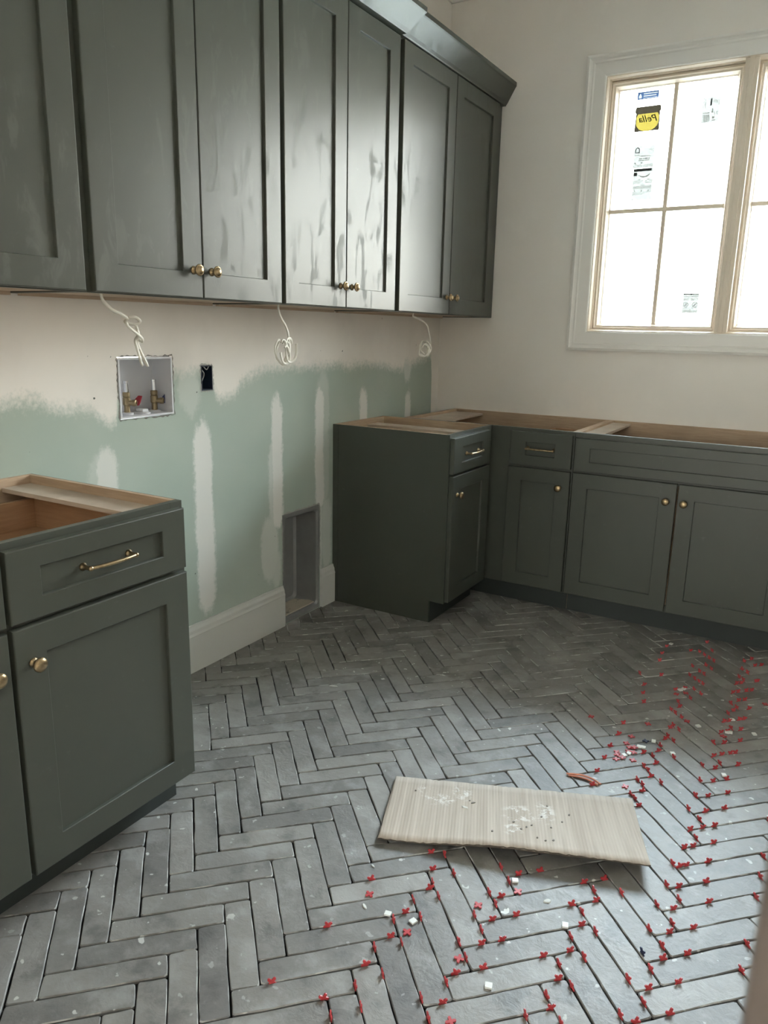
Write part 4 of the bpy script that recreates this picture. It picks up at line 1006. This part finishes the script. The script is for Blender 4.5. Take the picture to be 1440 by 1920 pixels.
# ------------------------------------------------------------------ tile spacers and chips
def cross_mesh(name, mat, R=0.0112, w=0.0031, t=0.0027):
    pts = []
    for k in range(4):
        a = k * math.pi / 2; ca, sa = math.cos(a), math.sin(a)
        for (x, y_) in ((w, -w), (R - 0.002, -w), (R, -w * .35), (R, w * .35), (R - 0.002, w)): pts.append((x * ca - y_ * sa, x * sa + y_ * ca))
    bm = bmesh.new(); prism(bm, pts, -t / 2, t / 2, lambda u, v, z: (u, v, z)); bmesh.ops.recalc_face_normals(bm, faces=bm.faces)
    me = bpy.data.meshes.new(name); bm.to_mesh(me); bm.free(); me.materials.append(mat); return me
CR = cross_mesh('tile_spacer', RED); CBm = cross_mesh('tile_spacer', BLUE)
S = [(1.687,-1.993,0),(1.811,-1.932,1),(1.899,-1.873,0),(1.855,-1.917,0),(1.846,-1.967,1),(2.014,-1.868,1),(1.832,-2.026,0),(1.886,-1.973,0),(1.859,-2.000,0),(1.851,-2.059,1),(1.894,-2.052,0),(1.831,-2.114,0),(1.850,-2.096,0),(2.013,-2.042,1),(1.816,-2.198,1),(1.834,-2.198,0),(1.893,-2.139,0),(1.848,-2.184,0),(1.818,-2.287,1),(1.900,-2.220,0),(2.013,-2.129,1),(1.845,-2.275,0),(1.853,-2.322,1),(2.011,-2.214,1),(1.811,-2.367,1),(1.916,-2.291,0),(1.848,-2.359,0),(1.853,-2.408,1),(1.898,-2.396,0),(1.812,-2.455,1),(1.854,-2.440,0),(1.847,-2.490,1),(1.856,-2.525,0),(1.899,-2.481,0),(2.008,-2.384,1),(1.839,-2.569,1),(2.005,-2.469,1),(1.804,-2.620,1),(1.896,-2.572,0),(1.846,-2.621,0),(1.844,-2.661,1),(1.895,-2.659,0),(1.811,-2.715,1),(1.841,-2.714,0),(1.682,-2.346,0),(1.643,-2.385,0),(1.730,-2.372,1),(1.671,-2.400,1),(1.685,-2.430,0),(1.640,-2.474,0),(1.667,-2.484,1),(1.678,-2.523,0),(1.710,-2.527,1),(1.667,-2.571,1),(1.678,-2.611,0),(1.633,-2.655,0),(1.709,-2.613,1),(1.668,-2.659,1),(1.679,-2.696,0),(1.708,-2.699,1),(1.672,-2.750,1),(1.689,-2.773,0),(1.716,-2.794,1),(1.537,-2.403,0),(1.357,-2.526,1),(1.361,-2.618,1),(1.458,-2.541,1),(1.449,-2.445,1),(1.496,-2.444,0),(1.484,-2.480,1),(1.488,-2.539,0),(1.486,-2.569,1),(1.458,-2.628,1),(1.498,-2.616,0),(1.540,-2.574,0),(1.489,-2.659,1),(1.461,-2.718,1),(1.506,-2.695,0),(1.540,-2.661,0),(1.492,-2.749,1),(1.535,-2.753,0),(1.491,-2.797,0),(1.484,-2.828,1),(1.500,-2.875,0),(1.652,-2.817,1),(1.307,-2.541,0),(1.195,-2.653,0),(1.328,-2.585,1),(1.331,-2.604,0),(1.315,-2.659,1),(1.319,-2.703,0),(1.355,-2.699,1),(1.306,-2.737,1),(1.190,-2.832,0),(1.326,-2.783,0),(1.355,-2.786,1),(1.311,-2.829,1),(1.319,-2.877,0),(1.362,-2.880,1),(1.329,-2.934,1),(1.291,-2.992,0),(1.366,-2.971,1),(1.327,-3.019,1),(1.458,-2.889,1),(1.491,-2.922,1),(1.274,-2.487,0),(1.308,-2.478,1),(1.179,-3.017,0),(1.836,-1.261,1),(1.850,-1.225,0),(1.897,-1.179,0),(1.876,-1.287,0),(1.832,-1.331,0),(1.847,-1.316,0),(1.890,-1.273,0),(1.858,-1.370,1),(1.833,-1.417,0),(1.851,-1.399,0),(1.888,-1.362,0),(1.820,-1.506,1),(1.851,-1.486,0),(1.895,-1.442,0),(1.877,-1.547,0),(1.833,-1.591,0),(1.854,-1.570,0),(1.890,-1.534,0),(1.855,-1.628,1),(1.810,-1.670,1),(1.847,-1.663,0),(1.906,-1.604,0),(1.817,-1.764,1),(1.852,-1.746,0),(1.886,-1.711,0),(1.818,-1.852,1),(1.850,-1.835,0),(1.897,-1.788,0),(1.534,-1.537,0),(1.699,-1.385,1),(1.684,-1.457,1),(1.707,-1.481,1),(1.679,-1.479,0),(1.538,-1.620,0),(1.682,-1.542,1),(1.704,-1.564,1),(1.679,-1.566,0),(1.534,-1.711,0),(1.673,-1.620,1),(1.537,-1.795,0),(1.636,-1.695,0),(1.674,-1.657,0),(1.665,-1.699,1),(1.725,-1.672,1),(1.654,-1.775,1),(1.683,-1.736,0),(1.537,-1.881,0),(1.670,-1.791,1),(1.685,-1.821,0),(1.654,-1.862,1),(1.545,-1.961,0),(1.672,-1.880,1),(1.718,-1.839,1),(1.654,-1.949,1),(1.680,-1.913,0),(1.669,-1.964,1),(1.531,-0.757,0),(1.529,-0.846,0),(1.535,-0.926,0),(1.569,-1.067,0),(1.492,-1.096,1),(1.662,-0.739,1),(1.628,-0.747,0),(1.674,-0.614,0),(1.706,-0.696,1),(1.685,-0.763,1),(1.707,-0.784,1),(1.727,-0.804,1),(1.706,-0.870,1),(1.730,-0.894,1),(1.661,-0.912,1),(1.693,-0.944,1),(1.712,-0.963,1),(1.665,-1.003,1),(1.687,-1.025,1),(1.705,-1.044,1),(1.722,-1.061,1),(1.530,-1.192,0),(1.542,-1.267,0),(1.560,-1.337,0),(1.641,-1.169,0),(1.669,-1.140,0),(1.700,-1.126,1),(1.729,-1.154,1),(1.701,-1.213,1),(1.667,-1.266,1),(1.656,-1.343,1),(1.679,-1.304,0),(1.674,-1.361,1),(1.834,-0.981,0),(1.849,-0.966,0),(1.873,-1.029,0),(1.831,-1.071,0),(1.847,-1.054,0),(1.890,-1.012,0),(1.876,-1.113,0),(1.835,-1.173,1),(1.857,-1.132,0),(1.857,-1.196,1),(1.837,-0.828,1),(1.859,-0.849,1),(1.835,-0.912,1),(1.852,-0.929,1),(1.897,-0.918,0),(1.902,-0.913,0),(1.836,-0.739,1),(1.860,-0.694,0),(1.879,-0.762,0),(1.901,-0.740,0)]
F = [(1.453,-2.594),(1.516,-2.502),(1.481,-2.759),(1.532,-2.906),(1.218,-2.699),(1.351,-2.754),(1.843,-1.443),(1.426,-1.552),(1.608,-1.496),(1.579,-1.613),(1.575,-1.666),(1.590,-1.687),(1.604,-1.683),(1.592,-1.714),(1.609,-1.716),(1.562,-1.738),(1.567,-1.758),(1.570,-1.781),(1.585,-1.765),(1.617,-1.759),(1.720,-1.401),(1.631,-1.918),(1.650,-1.205),(1.679,-1.177),(1.944,-1.109)]
WC = [(1.542,-0.719),(1.666,-1.145),(1.656,-1.164),(1.649,-1.605),(1.615,-1.666),(1.628,-1.663),(1.597,-1.726),(1.587,-1.745),(1.717,-1.651),(1.855,-1.304),(1.850,-1.408),(1.859,-1.403),(1.931,-1.371),(1.875,-1.694),(1.759,-1.417),(1.497,-2.471),(1.646,-2.547),(1.562,-2.790),(1.287,-2.730),(1.347,-2.719)]
BL = [(1.814,-2.533),(1.626,-1.617)]
FLK = [(1.587,-2.493),(1.228,-2.737),(1.173,-2.610),(0.533,-1.851),(0.532,-1.705)]
def region(x, y_):
    if y_ > -1.30: return ('by the window wall cabinets', 'by the window wall cabinets')
    if y_ > -1.90 and x < 1.72: return ('behind the cardboard sheet', 'behind the cardboard')
    if x > 1.76 or y_ > -1.90: return ('right of the cardboard sheet', 'right of the cardboard')
    return ('in front of the cardboard sheet', 'in front of the cardboard')
rng = random.Random(9)
for (x, y_, e) in S:
    o = bpy.data.objects.new('tile_spacer', CR); COL.objects.link(o)
    d = math.radians(45 if e == 0 else -45)
    roll = math.radians(45 + rng.choice((0, 0, 0, 0, 22, -18)) + rng.uniform(-9, 9))
    o.matrix_world = Matrix.Translation((x, y_, 0.0028 + rng.uniform(-.0008, .001))) @ Matrix.Rotation(d + rng.uniform(-.05, .05), 4, 'Z') @ Matrix.Rotation(math.pi / 2 + rng.uniform(-.12, .12), 4, 'X') @ Matrix.Rotation(roll, 4, 'Z')
    tag(o, 'red cross spacer wedged upright in a tile joint ' + region(x, y_)[0], 'spacer', 'upright red spacers ' + region(x, y_)[1])
seen = []
for (x, y_) in F:
    lv = sum(1 for q in seen if math.hypot(q[0] - x, q[1] - y_) < 0.021); seen.append((x, y_))
    o = bpy.data.objects.new('tile_spacer', CR); COL.objects.link(o)
    o.location = (x, y_, 0.0026 + 0.0028 * min(lv, 3)); o.rotation_euler = (0, 0, rng.uniform(0, 1.5))
    if 1.55 < x < 1.625 and -1.79 < y_ < -1.6: tag(o, 'red plastic cross spacer lying flat in the loose heap on the floor', 'spacer', 'red spacers in the loose heap')
    else: tag(o, 'red cross spacer lying flat on a tile ' + region(x, y_)[0], 'spacer', 'flat red spacers ' + region(x, y_)[1])
for k, (x, y_) in enumerate(BL):
    o = bpy.data.objects.new('tile_spacer', CBm); COL.objects.link(o)
    if k == 0:
        o.matrix_world = Matrix.Translation((x, y_, 0.003)) @ Matrix.Rotation(math.radians(-45), 4, 'Z') @ Matrix.Rotation(math.pi / 2, 4, 'X') @ Matrix.Rotation(0.8, 4, 'Z')
        tag(o, 'dark navy cross spacer wedged upright in a joint among the red ones', 'spacer')
    else:
        o.location = (x, y_, 0.0026); o.rotation_euler = (0, 0, 0.5)
        tag(o, 'dark navy cross spacer lying on a tile beside the loose red heap', 'spacer')
chip = []
for k in range(3):
    bm = bmesh.new(); box(bm, (-.0075, -.0065 - .0006 * k, 0), (.0075, .0065, .0045), 0.0008); bmesh.ops.recalc_face_normals(bm, faces=bm.faces)
    me = bpy.data.meshes.new('tile_chip'); bm.to_mesh(me); bm.free(); me.materials.append(CHIPW); chip.append(me)
for k, (x, y_) in enumerate(WC):
    drop('tile_chip', chip[k % 3], (x, y_, 0.0012), rng.uniform(0, 3), 'small white square chip lying on the tiles ' + region(x, y_)[0], 'debris', 'white chips ' + region(x, y_)[1])
for k, (x, y_) in enumerate(FLK):
    lab = ('white curved plaster flake on a tile in front of the cardboard', 'thin white sliver of plaster on a tile left of the white chips', 'short white sliver of plaster on a tile below the cardboard corner',
           'crumbly white plaster streak on a tile near the middle of the floor', 'small white plaster flake on a tile behind the crumbly streak')[k]
    sz = ((0.011, 0.007), (0.011, 0.004), (0.007, 0.003), (0.02, 0.004), (0.008, 0.004))[k]
    drop('plaster_flake', chip_mesh('plaster_flake', 60 + k, *sz, 0.0022, PLASTER, 8), (x, y_, 0.0011), (0.9, -0.6, -0.4, 0.35, -0.9)[k], lab, 'debris')
# curved offcut strip
bm = bmesh.new(); tube(bm, [(1.462, -1.950, 0.004), (1.487, -1.940, 0.0055), (1.512, -1.935, 0.006), (1.538, -1.937, 0.0055), (1.566, -1.949, 0.004)], 0.0042, 0.0022, 8, (0, 0, 1), 6)
tube(bm, [(1.470, -1.955, 0.0035), (1.495, -1.948, 0.004), (1.525, -1.946, 0.004), (1.560, -1.957, 0.0035)], 0.0035, 0.002, 8, (0, 0, 1), 6)
tag(obj('curved_strip', bm, ORANGE, None, origin=(1.51, -1.945, 0)), 'thin curved rust orange strip lying on the tiles behind the cardboard', 'debris')
